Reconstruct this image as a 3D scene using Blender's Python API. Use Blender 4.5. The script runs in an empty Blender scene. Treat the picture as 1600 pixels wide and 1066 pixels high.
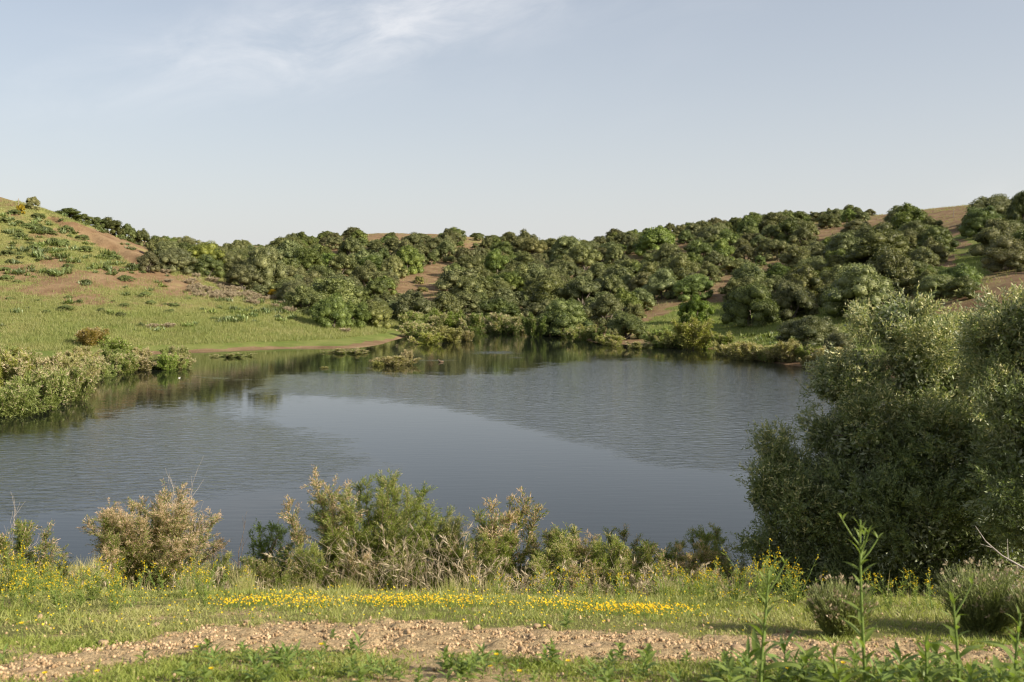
import bpy, bmesh, math, random
import numpy as np
from mathutils import Vector

R = math.radians
scene = bpy.context.scene
COL = scene.collection
F = 1555.0          # focal length in photo pixels (1600 wide)
HZ = 440.0          # horizon row
EYE = 6.8           # eye height above the lake
SUN_ROT, SUN_EL = 116.0, 26.0

# ------------------------------------------------------------------ camera
cam = bpy.data.cameras.new('camera')
cam.sensor_width = 36.0
cam.lens = 36.0 * F / 1600.0
cam.shift_y = -(533.0 - HZ) / 1600.0
cam.clip_start = 0.1
cam.clip_end = 5000
cam.dof.use_dof = True
cam.dof.focus_distance = 45.0
cam.dof.aperture_fstop = 4.0
cam_o = bpy.data.objects.new('camera', cam)
cam_o.location = (0, 0, EYE)
cam_o.rotation_euler = (R(90), 0, 0)
COL.objects.link(cam_o)
scene.camera = cam_o

# ------------------------------------------------------------------ sky and sun
world = bpy.data.worlds.new('World')
scene.world = world
world.use_nodes = True


def nd(nt, typ, ins=None, **props):
    n = nt.nodes.new(typ)
    for k, v in props.items():
        setattr(n, k, v)
    for k, v in (ins or {}).items():
        s = n.inputs[k]
        if isinstance(v, bpy.types.NodeSocket):
            nt.links.new(v, s)
        elif v is not None:
            s.default_value = v
    return n


def math_n(nt, op, a, b=None, clamp=False):
    n = nt.nodes.new('ShaderNodeMath')
    n.operation = op
    n.use_clamp = clamp
    for i, v in enumerate((a, b)):
        if v is None:
            continue
        if isinstance(v, bpy.types.NodeSocket):
            nt.links.new(v, n.inputs[i])
        else:
            n.inputs[i].default_value = v
    return n.outputs[0]


def mix_c(nt, fac, a, b, blend='MIX'):
    n = nt.nodes.new('ShaderNodeMix')
    n.data_type = 'RGBA'
    n.blend_type = blend
    for i, v in ((0, fac), (6, a), (7, b)):
        if isinstance(v, bpy.types.NodeSocket):
            nt.links.new(v, n.inputs[i])
        elif i == 0:
            n.inputs[0].default_value = v
        else:
            n.inputs[i].default_value = (*v[:3], 1)
    return n.outputs[2]


def ramp(nt, fac, a, b):
    n = nt.nodes.new('ShaderNodeMapRange')
    n.interpolation_type = 'SMOOTHSTEP'
    n.inputs[1].default_value = a
    n.inputs[2].default_value = b
    nt.links.new(fac, n.inputs[0])
    return n.outputs[0]


wt = world.node_tree
wt.nodes.clear()
sky = nd(wt, 'ShaderNodeTexSky', sky_type='NISHITA', sun_disc=False)
sky.sun_elevation = R(SUN_EL)
sky.sun_rotation = R(SUN_ROT)
sky.altitude = 300
sky.air_density = 1.0
sky.dust_density = 3.2
sky.ozone_density = 1.0
geo = nd(wt, 'ShaderNodeTexCoord')
sep = nd(wt, 'ShaderNodeSeparateXYZ', {0: geo.outputs['Generated']})
# thin high cloud in bearing and elevation coordinates
bear = math_n(wt, 'ARCTAN2', sep.outputs[0], sep.outputs[1])
elev = math_n(wt, 'ARCSINE', sep.outputs[2])
comb = nd(wt, 'ShaderNodeCombineXYZ', {0: bear, 1: elev})
rot = nd(wt, 'ShaderNodeMapping', {0: comb.outputs[0], 'Rotation': (0, 0, R(-13))})
stc = nd(wt, 'ShaderNodeMapping', {0: rot.outputs[0], 'Scale': (.55, 1.5, 1)})
big = nd(wt, 'ShaderNodeTexNoise', {'Vector': stc.outputs[0], 'Scale': 3.0, 'Detail': 3.0})
fine = nd(wt, 'ShaderNodeTexNoise', {'Vector': stc.outputs[0], 'Scale': 17.0, 'Detail': 9.0, 'Roughness': 0.6, 'Distortion': 0.5})
rs = nd(wt, 'ShaderNodeSeparateXYZ', {0: rot.outputs[0]})
# one streak of cirrus lies high ahead of the lake, thin veils everywhere
ddx = math_n(wt, 'DIVIDE', math_n(wt, 'SUBTRACT', rs.outputs[0], -.085), .215)
ddy = math_n(wt, 'DIVIDE', math_n(wt, 'SUBTRACT', rs.outputs[1], .274), .040)
d2 = math_n(wt, 'ADD', math_n(wt, 'MULTIPLY', ddx, ddx), math_n(wt, 'MULTIPLY', ddy, ddy))
streak = math_n(wt, 'EXPONENT', math_n(wt, 'MULTIPLY', d2, -1.0))
veil = math_n(wt, 'MULTIPLY', ramp(wt, big.outputs[0], 0.48, 0.75), 0.22)
cl = math_n(wt, 'MULTIPLY', ramp(wt, fine.outputs[0], 0.25, 0.80), math_n(wt, 'ADD', math_n(wt, 'MULTIPLY', streak, 0.55), veil), clamp=True)
# pale haze low in the sky, all the way round
hz = math_n(wt, 'POWER', math_n(wt, 'SUBTRACT', 1.0, math_n(wt, 'MAXIMUM', sep.outputs[2], 0.0), clamp=True), 5.0)
hz = math_n(wt, 'MULTIPLY', hz, 0.66)
c0 = mix_c(wt, 0.30, sky.outputs[0], (5.9, 6.0, 6.3))
c1 = mix_c(wt, hz, c0, (6.6, 6.6, 6.65))
c2 = mix_c(wt, cl, c1, (8.4, 8.2, 8.1))
bg = nd(wt, 'ShaderNodeBackground', {'Color': c2, 'Strength': 0.083})
out = nd(wt, 'ShaderNodeOutputWorld', {'Surface': bg.outputs[0]})

sv = Vector((math.cos(R(SUN_EL)) * math.sin(R(SUN_ROT)), math.cos(R(SUN_EL)) * math.cos(R(SUN_ROT)), math.sin(R(SUN_EL))))
sun = bpy.data.lights.new('sun', 'SUN')
sun.energy = 5.0
sun.angle = R(0.6)
sun.color = (1.0, 0.92, 0.78)
sun_o = bpy.data.objects.new('sun', sun)
sun_o.rotation_euler = (-sv).to_track_quat('-Z', 'Y').to_euler()
sun_o.location = sv * 300
COL.objects.link(sun_o)

scene.view_settings.view_transform = 'Standard'
scene.view_settings.look = 'None'
scene.view_settings.exposure = 0.72
scene.view_settings.gamma = 1.0
scene.view_settings.use_curve_mapping = False
scene.render.engine = 'CYCLES'
cy_ = scene.cycles
cy_.max_bounces = 6
cy_.diffuse_bounces = 3
cy_.glossy_bounces = 3
cy_.transmission_bounces = 4
cy_.transparent_max_bounces = 4
cy_.caustics_reflective = False
cy_.caustics_refractive = False
cy_.filter_width = 1.2
cy_.use_denoising = True
cy_.denoiser = 'OPENIMAGEDENOISE'
cy_.denoising_prefilter = 'ACCURATE'
cy_.sample_clamp_indirect = 6.0

# ------------------------------------------------------------------ noise and terrain shape
rng = np.random.default_rng(7)
PERM = rng.permutation(512)
GR = rng.normal(size=(512, 2))
GR /= np.linalg.norm(GR, axis=1)[:, None]


def perlin(x, y):
    xi = np.floor(x).astype(int)
    yi = np.floor(y).astype(int)
    xf, yf = x - xi, y - yi
    u, v = xf * xf * xf * (xf * (xf * 6 - 15) + 10), yf * yf * yf * (yf * (yf * 6 - 15) + 10)

    def g(ix, iy, dx, dy):
        h = PERM[(PERM[ix & 511] + iy) & 511]
        return GR[h, 0] * dx + GR[h, 1] * dy
    a = g(xi, yi, xf, yf)
    b = g(xi + 1, yi, xf - 1, yf)
    c = g(xi, yi + 1, xf, yf - 1)
    d = g(xi + 1, yi + 1, xf - 1, yf - 1)
    return (a + u * (b - a)) * (1 - v) + (c + u * (d - c)) * v


def fbm(x, y, o=4):
    s, a = 0, 1.0
    for k in range(o):
        s = s + a * perlin(x * 2 ** k + 17.3 * k, y * 2 ** k - 9.1 * k)
        a *= 0.5
    return s


def W(px, py, d):
    return ((px - 800) / F * d, d, EYE - (py - HZ) / F * d)


def proj(x, y, z):
    y = np.maximum(y, 0.5)
    return 800 + F * x / y, HZ - F * (z - EYE) / y


def sstep(a, b, x):
    t = np.clip((x - a) / (b - a), 0, 1)
    return t * t * (3 - 2 * t)


CP = []
SKYL = [(-300, 262, 140), (-150, 290, 146), (0, 318, 150), (60, 329, 153), (100, 344, 156), (150, 361, 160), (200, 379, 164), (250, 396, 168),
        (350, 393, 225), (420, 386, 245), (500, 378, 255), (600, 366, 262), (700, 372, 262), (800, 378, 266), (900, 382, 270), (1000, 375, 262),
        (1100, 363, 255), (1200, 355, 245), (1300, 347, 235), (1400, 336, 225), (1500, 324, 215), (1600, 313, 205), (1750, 300, 195), (1950, 290, 180)]
for px, py, d in SKYL:
    CP += [W(px, py, d), W(px, py + 7, d * 1.22), W(px, py + 16, d * 1.7)]
CP += [W(*p) for p in [
    (0, 520, 98), (0, 480, 108), (0, 440, 120), (0, 400, 130), (0, 360, 140), (-200, 500, 100), (-200, 420, 118), (-200, 340, 134),
    (130, 366, 150), (175, 388, 147), (215, 408, 143), (100, 400, 135), (100, 440, 123), (100, 480, 111), (100, 520, 100),
    (200, 425, 135), (200, 455, 124), (200, 490, 112), (200, 530, 100), (300, 434, 142), (300, 462, 128), (300, 500, 112), (300, 530, 102),
    (400, 446, 148), (400, 465, 135), (400, 492, 120), (400, 522, 107), (480, 480, 138), (480, 500, 123), (480, 522, 111), (560, 516, 121), (600, 520, 121),
    (450, 440, 185), (450, 410, 215), (550, 470, 165), (550, 430, 200), (600, 490, 150), (600, 400, 228), (640, 440, 195), (680, 420, 215), (735, 393, 242),
    (700, 470, 165), (800, 430, 205), (800, 470, 170), (800, 497, 150), (900, 410, 225), (900, 445, 190), (900, 480, 155), (900, 510, 132),
    (1000, 420, 205), (1000, 450, 170), (1000, 480, 145), (1000, 510, 124), (1000, 530, 112), (1100, 400, 205), (1100, 430, 175), (1100, 460, 150), (1100, 490, 130),
    (1100, 520, 114), (1200, 390, 200), (1200, 430, 162), (1200, 470, 134), (1200, 510, 112), (1200, 540, 96), (1300, 390, 182), (1300, 430, 148), (1300, 470, 122),
    (1300, 510, 103), (1300, 545, 88), (1400, 380, 172), (1400, 430, 130), (1400, 480, 105), (1400, 530, 85), (1500, 370, 160), (1500, 420, 120), (1500, 460, 100),
    (1500, 520, 76), (1600, 360, 150), (1600, 410, 115), (1600, 450, 95), (1600, 510, 70), (1750, 400, 105), (1750, 480, 72), (1950, 420, 90)]]
SHORE = [(250, 553), (350, 549), (430, 545), (540, 545), (600, 537), (630, 528), (640, 522), (700, 517), (760, 515), (830, 519), (880, 525), (930, 535), (1000, 540),
         (1060, 543), (1120, 546), (1180, 563), (1270, 575), (1400, 590), (1500, 620), (1600, 660)]
CP += [W(px, py, EYE * F / (py - HZ)) for px, py in SHORE]
CP += [(-31, 72, 0), (-33, 60, 0), (-30, 50, 0.05), (-36, 42, .1), (-46, 34, 0.1), (-40, 60, .7), (-52, 70, 1.4), (-45, 82, .6), (-60, 45, 1.5), (-90, 60, 5), (-70, 20, 3),
       (40, 30, 2.5), (60, 40, 6), (80, 60, 10),
       (0, 60, -3), (-10, 45, -3), (10, 45, -3), (-5, 90, -2.4), (8, 85, -2.4), (0, 28, -1.5), (-18, 60, -2), (-20, 40, -2), (16, 60, -2), (-3, 114, -1), (-14, 84, -1.6),
       (-15, 28, -1.2), (14, 30, -1.2), (-22, 80, -1)]
CP = np.array(CP)


def tps_k(r2):
    return 0.5 * r2 * np.log(r2 + 1e-9)


SC = 100.0
_xy = CP[:, :2] / SC
_n = len(CP)
_A = np.zeros((_n + 3, _n + 3))
_A[:_n, :_n] = tps_k(((_xy[:, None] - _xy[None]) ** 2).sum(-1)) + np.eye(_n) * 2e-5
_A[:_n, _n] = 1
_A[:_n, _n + 1:] = _xy
_A[_n:, :_n] = _A[:_n, _n:].T
_w = np.linalg.solve(_A, np.concatenate([CP[:, 2], np.zeros(3)]))
GULLY = np.array([W(72, 334, 152)[:2], W(130, 365, 150)[:2], W(175, 387, 147)[:2], W(200, 399, 144.5)[:2], W(216, 409, 142.5)[:2], W(222, 415, 141)[:2]])


def seg_dist(x, y, pl):
    best = np.full(np.shape(x), 1e9)
    for a, b in zip(pl[:-1], pl[1:]):
        ab = b - a
        t = np.clip(((x - a[0]) * ab[0] + (y - a[1]) * ab[1]) / (ab @ ab), 0, 1)
        best = np.minimum(best, np.hypot(x - a[0] - t * ab[0], y - a[1] - t * ab[1]))
    return best


def tps(x, y):
    out = np.empty(len(x))
    for i in range(0, len(x), 20000):
        p = np.stack([x[i:i + 20000], y[i:i + 20000]], 1) / SC
        k = tps_k(((p[:, None] - _xy[None]) ** 2).sum(-1))
        out[i:i + 20000] = k @ _w[:_n] + _w[_n] + p @ _w[_n + 1:]
    return out


FY = [-80, -20, 0, 3.5, 5, 6, 7.3, 9.5, 10.6, 12, 14, 18, 22, 24, 30, 60]
FZ = [6.2, 5.6, 5.1, 4.95, 4.79, 4.56, 4.30, 3.80, 3.42, 2.75, 2.0, 0.95, 0.22, -0.08, -1.0, -2.5]


def H(x, y, detail=True):
    x = np.atleast_1d(np.asarray(x, float))
    y = np.atleast_1d(np.asarray(y, float))
    fz = np.interp(y, FY, FZ)
    fz = fz + np.where(y < 40, 0.10 * perlin(x * .35 + 4, y * .35) * sstep(4, 12, y) + 0.012 * np.abs(x) * sstep(10, 24, y), 0)
    w = sstep(21, 36, y)
    far = np.zeros_like(x)
    m = w > 0
    if m.any():
        far[m] = tps(x[m], y[m])
        if detail:
            land = sstep(0.3, 2.0, far[m])
            far[m] += land * (0.55 * fbm(x[m] / 16, y[m] / 16, 4) + 0.16 * fbm(x[m] / 2.5, y[m] / 2.5, 3))
            g = seg_dist(x[m], y[m], GULLY) + 0.5 * perlin(x[m] / 2, y[m] / 2)
            far[m] -= 1.8 * np.exp(-(g / 1.0) ** 2)
            a0, a1 = GULLY[0], GULLY[-1]
            ab = (a1 - a0) / np.linalg.norm(a1 - a0)
            al = (x[m] - a0[0]) * ab[0] + (y[m] - a0[1]) * ab[1]
            sd = ab[0] * (y[m] - a0[1]) - ab[1] * (x[m] - a0[0]) - .6 + .8 * perlin(x[m] / 3, y[m] / 3)
            ln = np.linalg.norm(a1 - a0)
            far[m] += 1.1 * sstep(-.3, .6, sd) * np.exp(-np.maximum(sd, 0) / 8) * sstep(-3, 3, al) * (1 - sstep(ln - 2, ln + 3, al))
    return fz * (1 - w) + far * w


def H1(x, y):
    return float(H([x], [y])[0])


def ground_px(px, py, dmin=26.0, dmax=330.0):
    """first point of the land met by the sight line through a photo pixel"""
    d = np.concatenate([np.arange(dmin, 180, 0.5), np.arange(180, dmax, 1.0)])
    x = (px - 800) / F * d
    z = EYE - (py - HZ) / F * d
    h = np.maximum(H(x, d), 0)
    k = np.nonzero(h >= z)[0]
    if len(k) == 0:
        i = int(np.argmax(h - z))
    else:
        i = k[0]
    return float(x[i]), float(d[i]), float(h[i])


def in_poly(px, py, poly):
    c = np.zeros(np.shape(px), bool)
    n = len(poly)
    for i in range(n):
        x1, y1 = poly[i]
        x2, y2 = poly[(i + 1) % n]
        cond = ((y1 > py) != (y2 > py)) & (px < (x2 - x1) * (py - y1) / (y2 - y1 + 1e-9) + x1)
        c ^= cond
    return c


# ------------------------------------------------------------------ mesh helpers
def mesh(name, V, Fc, mat, smooth=False, attr=None, col=None):
    """V: (n,3); Fc: list of int arrays (m,k)"""
    me = bpy.data.meshes.new(name)
    if not isinstance(Fc, (list, tuple)):
        Fc = [Fc]
    Fc = [f for f in Fc if len(f)]
    me.vertices.add(len(V))
    me.vertices.foreach_set('co', np.ascontiguousarray(V, dtype=np.float32).ravel())
    nl = sum(f.size for f in Fc)
    me.loops.add(nl)
    me.loops.foreach_set('vertex_index', np.concatenate([f.ravel() for f in Fc]).astype(np.int32))
    np_ = sum(len(f) for f in Fc)
    me.polygons.add(np_)
    tot = np.concatenate([np.full(len(f), f.shape[1]) for f in Fc]).astype(np.int32)
    st = np.concatenate([[0], np.cumsum(tot)[:-1]]).astype(np.int32)
    me.polygons.foreach_set('loop_start', st)
    me.polygons.foreach_set('loop_total', tot)
    if smooth is not False:
        sm = np.ones(np_, bool) if smooth is True else np.asarray(smooth, bool)
        me.polygons.foreach_set('use_smooth', sm)
    if attr is not None:
        a = me.attributes.new('tint', 'FLOAT', 'POINT')
        a.data.foreach_set('value', np.asarray(attr, np.float32))
    if col is not None:
        a = me.attributes.new('zone', 'FLOAT_COLOR', 'POINT')
        c = np.ones((len(V), 4), np.float32)
        c[:, :3] = col
        a.data.foreach_set('color', c.ravel())
    me.update(calc_edges=True)
    if mat:
        me.materials.append(mat)
    return me


class Acc:
    """collects faces of several shapes for ONE mesh"""
    def __init__(s):
        s.V, s.T, s.Q, s.A, s.n = [], [], [], [], 0

    def add(s, V, T=None, Q=None, a=0.0):
        V = np.asarray(V, float).reshape(-1, 3)
        if T is not None and len(T):
            s.T.append(np.asarray(T) + s.n)
        if Q is not None and len(Q):
            s.Q.append(np.asarray(Q) + s.n)
        s.V.append(V)
        s.A.append(np.broadcast_to(np.asarray(a, float), (len(V),)))
        s.n += len(V)
        return s

    def mesh(s, name, mat, smooth=False):
        fc = []
        if s.T:
            fc.append(np.concatenate(s.T))
        if s.Q:
            fc.append(np.concatenate(s.Q))
        return mesh(name, np.concatenate(s.V), fc, mat, smooth, attr=np.concatenate(s.A))


def unit(v):
    return v / (np.linalg.norm(v, axis=-1, keepdims=True) + 1e-12)


def rand_dirs(r, n):
    return unit(r.normal(size=(n, 3)))


def diamonds(P, D, N, L, Wd, mid=.45):
    """one pointed leaf quad per row"""
    n = len(P)
    D = unit(D)
    S = unit(np.cross(D, N))
    L = np.broadcast_to(np.asarray(L, float), (n,))[:, None]
    Wd = np.broadcast_to(np.asarray(Wd, float), (n,))[:, None]
    V = np.stack([P, P + D * L * mid + S * Wd * .5, P + D * L, P + D * L * mid - S * Wd * .5], 1).reshape(-1, 3)
    return V, np.arange(4 * n).reshape(n, 4)


def tube(pts, rad, k=5):
    pts = np.asarray(pts, float)
    n = len(pts)
    rad = np.broadcast_to(np.asarray(rad, float), (n,))
    t = unit(np.gradient(pts, axis=0))
    ref = np.array([0.31, 0.2, 0.93])
    a = unit(np.cross(t, ref) + 1e-6)
    b = np.cross(t, a)
    th = np.arange(k) * 2 * np.pi / k
    V = (pts[:, None] + rad[:, None, None] * (a[:, None] * np.cos(th)[None, :, None] + b[:, None] * np.sin(th)[None, :, None])).reshape(-1, 3)
    i, j = np.meshgrid(np.arange(n - 1), np.arange(k), indexing='ij')
    q = np.stack([i * k + j, i * k + (j + 1) % k, (i + 1) * k + (j + 1) % k, (i + 1) * k + j], -1).reshape(-1, 4)
    return V, q


def ico(sub):
    bm = bmesh.new()
    bmesh.ops.create_icosphere(bm, subdivisions=sub, radius=1)
    V = np.array([v.co[:] for v in bm.verts])
    T = np.array([[v.index for v in f.verts] for f in bm.faces])
    bm.free()
    return V, T


ICO1, ICO2 = ico(1), ico(2)


# object helpers
def obj(name, me, parent=None, loc=(0, 0, 0), rz=0, sc=None, color=None):
    o = bpy.data.objects.new(name, me)
    COL.objects.link(o)
    o.location = loc
    o.rotation_euler = (0, 0, rz)
    if sc is not None:
        o.scale = sc
    if parent:
        o.parent = parent
    if color is not None:
        o.color = (*color, 1)
    return o


def tag(o, label=None, cat=None, group=None, kind=None):
    for k, v in (('label', label), ('category', cat), ('group', group), ('kind', kind)):
        if v:
            o[k] = v
    return o


# ------------------------------------------------------------------ materials
def new_mat(name):
    m = bpy.data.materials.new(name)
    m.use_nodes = True
    m.node_tree.nodes.clear()
    return m, m.node_tree


def finish(nt, shader):
    nd(nt, 'ShaderNodeOutputMaterial', {'Surface': shader})


def leaf_mat(name, c1, c2, back=None, tip=None, trans=0.3, rough=0.5, spec=0.3, use_obj=False, tcol=None):
    """foliage: per-leaf variation between c1 and c2, optional pale underside, optional tint attribute colour"""
    m, nt = new_mat(name)
    g = nd(nt, 'ShaderNodeNewGeometry')
    c = mix_c(nt, g.outputs['Random Per Island'], c1, c2)
    if use_obj:
        oi = nd(nt, 'ShaderNodeObjectInfo')
        c = mix_c(nt, 1.0, c, oi.outputs['Color'], 'MULTIPLY')
        hs = nd(nt, 'ShaderNodeHueSaturation', {'Color': c, 'Hue': math_n(nt, 'ADD', math_n(nt, 'MULTIPLY', oi.outputs['Random'], .016), .492),
                                               'Value': math_n(nt, 'ADD', math_n(nt, 'MULTIPLY', oi.outputs['Random'], .35), .82)})
        c = hs.outputs[0]
    if back:
        c = mix_c(nt, g.outputs['Backfacing'], c, back)
    if tip:
        a = nd(nt, 'ShaderNodeAttribute', attribute_name='tint')
        c = mix_c(nt, a.outputs['Fac'], c, tip)
    p = nd(nt, 'ShaderNodeBsdfPrincipled', {'Base Color': c, 'Roughness': rough, 'Specular IOR Level': spec})
    t = nd(nt, 'ShaderNodeBsdfTranslucent', {'Color': mix_c(nt, 1.0, c, tcol or (1.1, 1.25, .5), 'MULTIPLY')})
    mx = nd(nt, 'ShaderNodeMixShader', {0: trans, 1: p.outputs[0], 2: t.outputs[0]})
    finish(nt, mx.outputs[0])
    return m


def plain_mat(name, c1, c2, scale=8.0, rough=.8, bump=0.0, spec=.25):
    m, nt = new_mat(name)
    tc = nd(nt, 'ShaderNodeTexCoord')
    n = nd(nt, 'ShaderNodeTexNoise', {'Vector': tc.outputs['Object'], 'Scale': scale, 'Detail': 5.0, 'Roughness': .65})
    p = nd(nt, 'ShaderNodeBsdfPrincipled', {'Base Color': mix_c(nt, ramp(nt, n.outputs[0], .3, .7), c1, c2), 'Roughness': rough, 'Specular IOR Level': spec})
    if bump:
        b = nd(nt, 'ShaderNodeBump', {'Height': n.outputs[0], 'Strength': bump, 'Distance': .03})
        nt.links.new(b.outputs[0], p.inputs['Normal'])
    finish(nt, p.outputs[0])
    return m


M = {}
M['crown'] = leaf_mat('tree_leaves', (.068, .082, .031), (.245, .248, .104), trans=.24, use_obj=True)
M['bark'] = plain_mat('grey_bark', (.10, .08, .06), (.20, .17, .13), 12, .9, .6)
M['olive'] = leaf_mat('olive_leaves', (.085, .12, .036), (.235, .265, .095), back=(.34, .36, .23), tip=(.62, .56, .28), trans=.25, rough=.45, spec=.4)  # tip colour: cream buds plus painted sunlight on the upper crown
M['tam_pink'] = leaf_mat('tamarisk_flowering', (.14, .18, .035), (.27, .29, .075), tip=(.68, .47, .35), trans=.45)
M['tam_green'] = leaf_mat('tamarisk_green', (.13, .18, .028), (.27, .30, .06), tip=(.54, .45, .24), trans=.45)
M['tam_far'] = leaf_mat('tamarisk_sprays', (.18, .215, .065), (.35, .37, .14), tip=(.62, .49, .34), trans=.4, use_obj=True)
M['dry'] = leaf_mat('dry_straw', (.28, .22, .14), (.50, .42, .28), trans=.25, tcol=(1, 1, .9))
M['twig'] = plain_mat('bleached_twigs', (.26, .22, .19), (.42, .37, .32), 20, .85)
M['stem_brown'] = plain_mat('brown_stems', (.10, .07, .05), (.20, .15, .10), 20, .85)
M['grass_hill'] = leaf_mat('hill_grass', (.13, .19, .04), (.25, .29, .08), tip=(.34, .30, .14), trans=.4)
M['grass_near'] = leaf_mat('near_grass', (.16, .215, .035), (.34, .37, .09), tip=(.50, .43, .22), trans=.4)
M['blue_leaf'] = leaf_mat('bluish_leaves', (.13, .17, .075), (.26, .295, .15), trans=.3, use_obj=True)
M['fresh'] = leaf_mat('fresh_leaves', (.13, .19, .04), (.26, .32, .085), trans=.42, rough=.45)
M['stalk'] = leaf_mat('green_stalk', (.13, .20, .04), (.20, .27, .07), trans=.25)
M['sage'] = leaf_mat('sage_stems', (.17, .20, .07), (.30, .32, .13), trans=.35)
M['seed'] = leaf_mat('dry_seed_heads', (.30, .24, .14), (.46, .37, .24), trans=.25, tcol=(1, 1, 1))
M['petal'] = leaf_mat('yellow_petals', (.72, .50, .010), (.80, .62, .03), trans=.35, tcol=(1, 1, .7))
M['petal_o'] = leaf_mat('golden_petals', (.78, .43, .005), (.82, .60, .02), trans=.3, tcol=(1, 1, .7))
M['stone'] = plain_mat('tan_stone', (.27, .175, .095), (.52, .375, .23), 14, .9, .5)
M['wood'] = plain_mat('weathered_wood', (.20, .16, .12), (.34, .28, .22), 9, .85, .3)
M['feather_w'] = plain_mat('white_feathers', (.70, .68, .64), (.80, .79, .76), 20, .7)
M['feather_b'] = plain_mat('brown_feathers', (.12, .08, .05), (.22, .16, .10), 30, .7)


def ground_mat():
    m, nt = new_mat('ground_soil_and_turf')
    tc = nd(nt, 'ShaderNodeTexCoord')
    P = tc.outputs['Object']
    z = nd(nt, 'ShaderNodeAttribute', attribute_name='zone')
    s = nd(nt, 'ShaderNodeSeparateColor', {0: z.outputs['Color']})
    n1 = nd(nt, 'ShaderNodeTexNoise', {'Vector': P, 'Scale': .35, 'Detail': 8.0, 'Roughness': .65})
    n2 = nd(nt, 'ShaderNodeTexNoise', {'Vector': P, 'Scale': 5.0, 'Detail': 8.0, 'Roughness': .7})
    n3 = nd(nt, 'ShaderNodeTexNoise', {'Vector': P, 'Scale': 34.0, 'Detail': 5.0, 'Roughness': .7})
    soil_far = mix_c(nt, ramp(nt, n1.outputs[0], .3, .7), (.165, .100, .054), (.265, .182, .102))
    soil_far = mix_c(nt, math_n(nt, 'MULTIPLY', ramp(nt, n2.outputs[0], .5, .75), .5), soil_far, (.13, .083, .046))
    soil_near = mix_c(nt, ramp(nt, n3.outputs[0], .32, .68), (.30, .205, .105), (.58, .43, .245))
    soil_near = mix_c(nt, math_n(nt, 'MULTIPLY', ramp(nt, n2.outputs[0], .45, .7), .6), soil_near, (.50, .365, .20))
    soil = mix_c(nt, s.outputs[2], soil_far, soil_near)
    gr = mix_c(nt, ramp(nt, n1.outputs[0], .35, .65), (.115, .16, .03), (.20, .22, .06))
    gr = mix_c(nt, math_n(nt, 'MULTIPLY', ramp(nt, n2.outputs[0], .4, .7), .45), gr, (.16, .13, .06))
    dry = mix_c(nt, ramp(nt, n2.outputs[0], .35, .65), (.20, .155, .065), (.30, .24, .11))
    turf = mix_c(nt, s.outputs[1], dry, gr)
    fac = ramp(nt, math_n(nt, 'ADD', s.outputs[0], math_n(nt, 'ADD', math_n(nt, 'MULTIPLY', math_n(nt, 'SUBTRACT', n2.outputs[0], .5), .9),
                                                          math_n(nt, 'MULTIPLY', math_n(nt, 'SUBTRACT', n1.outputs[0], .5), .7))), .38, .62)
    c = mix_c(nt, fac, soil, turf)
    b = nd(nt, 'ShaderNodeBump', {'Height': math_n(nt, 'ADD', n3.outputs[0], math_n(nt, 'MULTIPLY', n2.outputs[0], 3.0)), 'Strength': .8, 'Distance': .035})
    p = nd(nt, 'ShaderNodeBsdfPrincipled', {'Base Color': c, 'Roughness': .95, 'Specular IOR Level': .1, 'Normal': b.outputs[0]})
    finish(nt, p.outputs[0])
    return m


def water_mat():
    m, nt = new_mat('lake_water')
    tc = nd(nt, 'ShaderNodeTexCoord')
    P = tc.outputs['Object']
    at = nd(nt, 'ShaderNodeAttribute', attribute_name='tint')
    st = nd(nt, 'ShaderNodeMapping', {0: P, 'Scale': (.5, 1.0, 1)})
    edge = nd(nt, 'ShaderNodeTexNoise', {'Vector': st.outputs[0], 'Scale': .22, 'Detail': 9.0, 'Roughness': .72, 'Distortion': .8})
    edge2 = nd(nt, 'ShaderNodeTexNoise', {'Vector': st.outputs[0], 'Scale': 1.3, 'Detail': 6.0, 'Roughness': .7})
    mask = ramp(nt, math_n(nt, 'ADD', at.outputs['Fac'], math_n(nt, 'MULTIPLY', math_n(nt, 'SUBTRACT', math_n(nt, 'MULTIPLY', math_n(nt, 'ADD', edge.outputs[0], edge2.outputs[0]), .5), .5), 3.0)), .15, .85)
    w1 = nd(nt, 'ShaderNodeTexNoise', {'Vector': st.outputs[0], 'Scale': 3.2, 'Detail': 4.0, 'Roughness': .6, 'Distortion': .5})
    w2 = nd(nt, 'ShaderNodeTexNoise', {'Vector': nd(nt, 'ShaderNodeMapping', {0: P, 'Scale': (.16, 1.0, 1), 'Rotation': (0, 0, R(4))}).outputs[0], 'Scale': 4.0, 'Detail': 2.0})
    h = math_n(nt, 'ADD', math_n(nt, 'MULTIPLY', math_n(nt, 'SUBTRACT', w1.outputs[0], .5), math_n(nt, 'ADD', math_n(nt, 'MULTIPLY', mask, .026), .0008)), math_n(nt, 'MULTIPLY', w2.outputs[0], .0028))
    b = nd(nt, 'ShaderNodeBump', {'Height': h, 'Strength': 1.0, 'Distance': 1.0})
    p = nd(nt, 'ShaderNodeBsdfPrincipled', {'Base Color': (.010, .012, .009, 1), 'Roughness': .03, 'IOR': 1.333, 'Specular IOR Level': .5, 'Normal': b.outputs[0]})
    finish(nt, p.outputs[0])
    return m


# ------------------------------------------------------------------ the ground sheet
def axis(segs):
    out = [segs[0][0]]
    for a, b, s0, s1 in segs:
        x, s = a, s0
        n = max(1, int(round((b - a) / ((s0 + s1) / 2))))
        st = np.linspace(s0, s1, n)
        st = st / st.sum() * (b - a)
        out += list(a + np.cumsum(st))
    return np.array(out)


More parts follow.
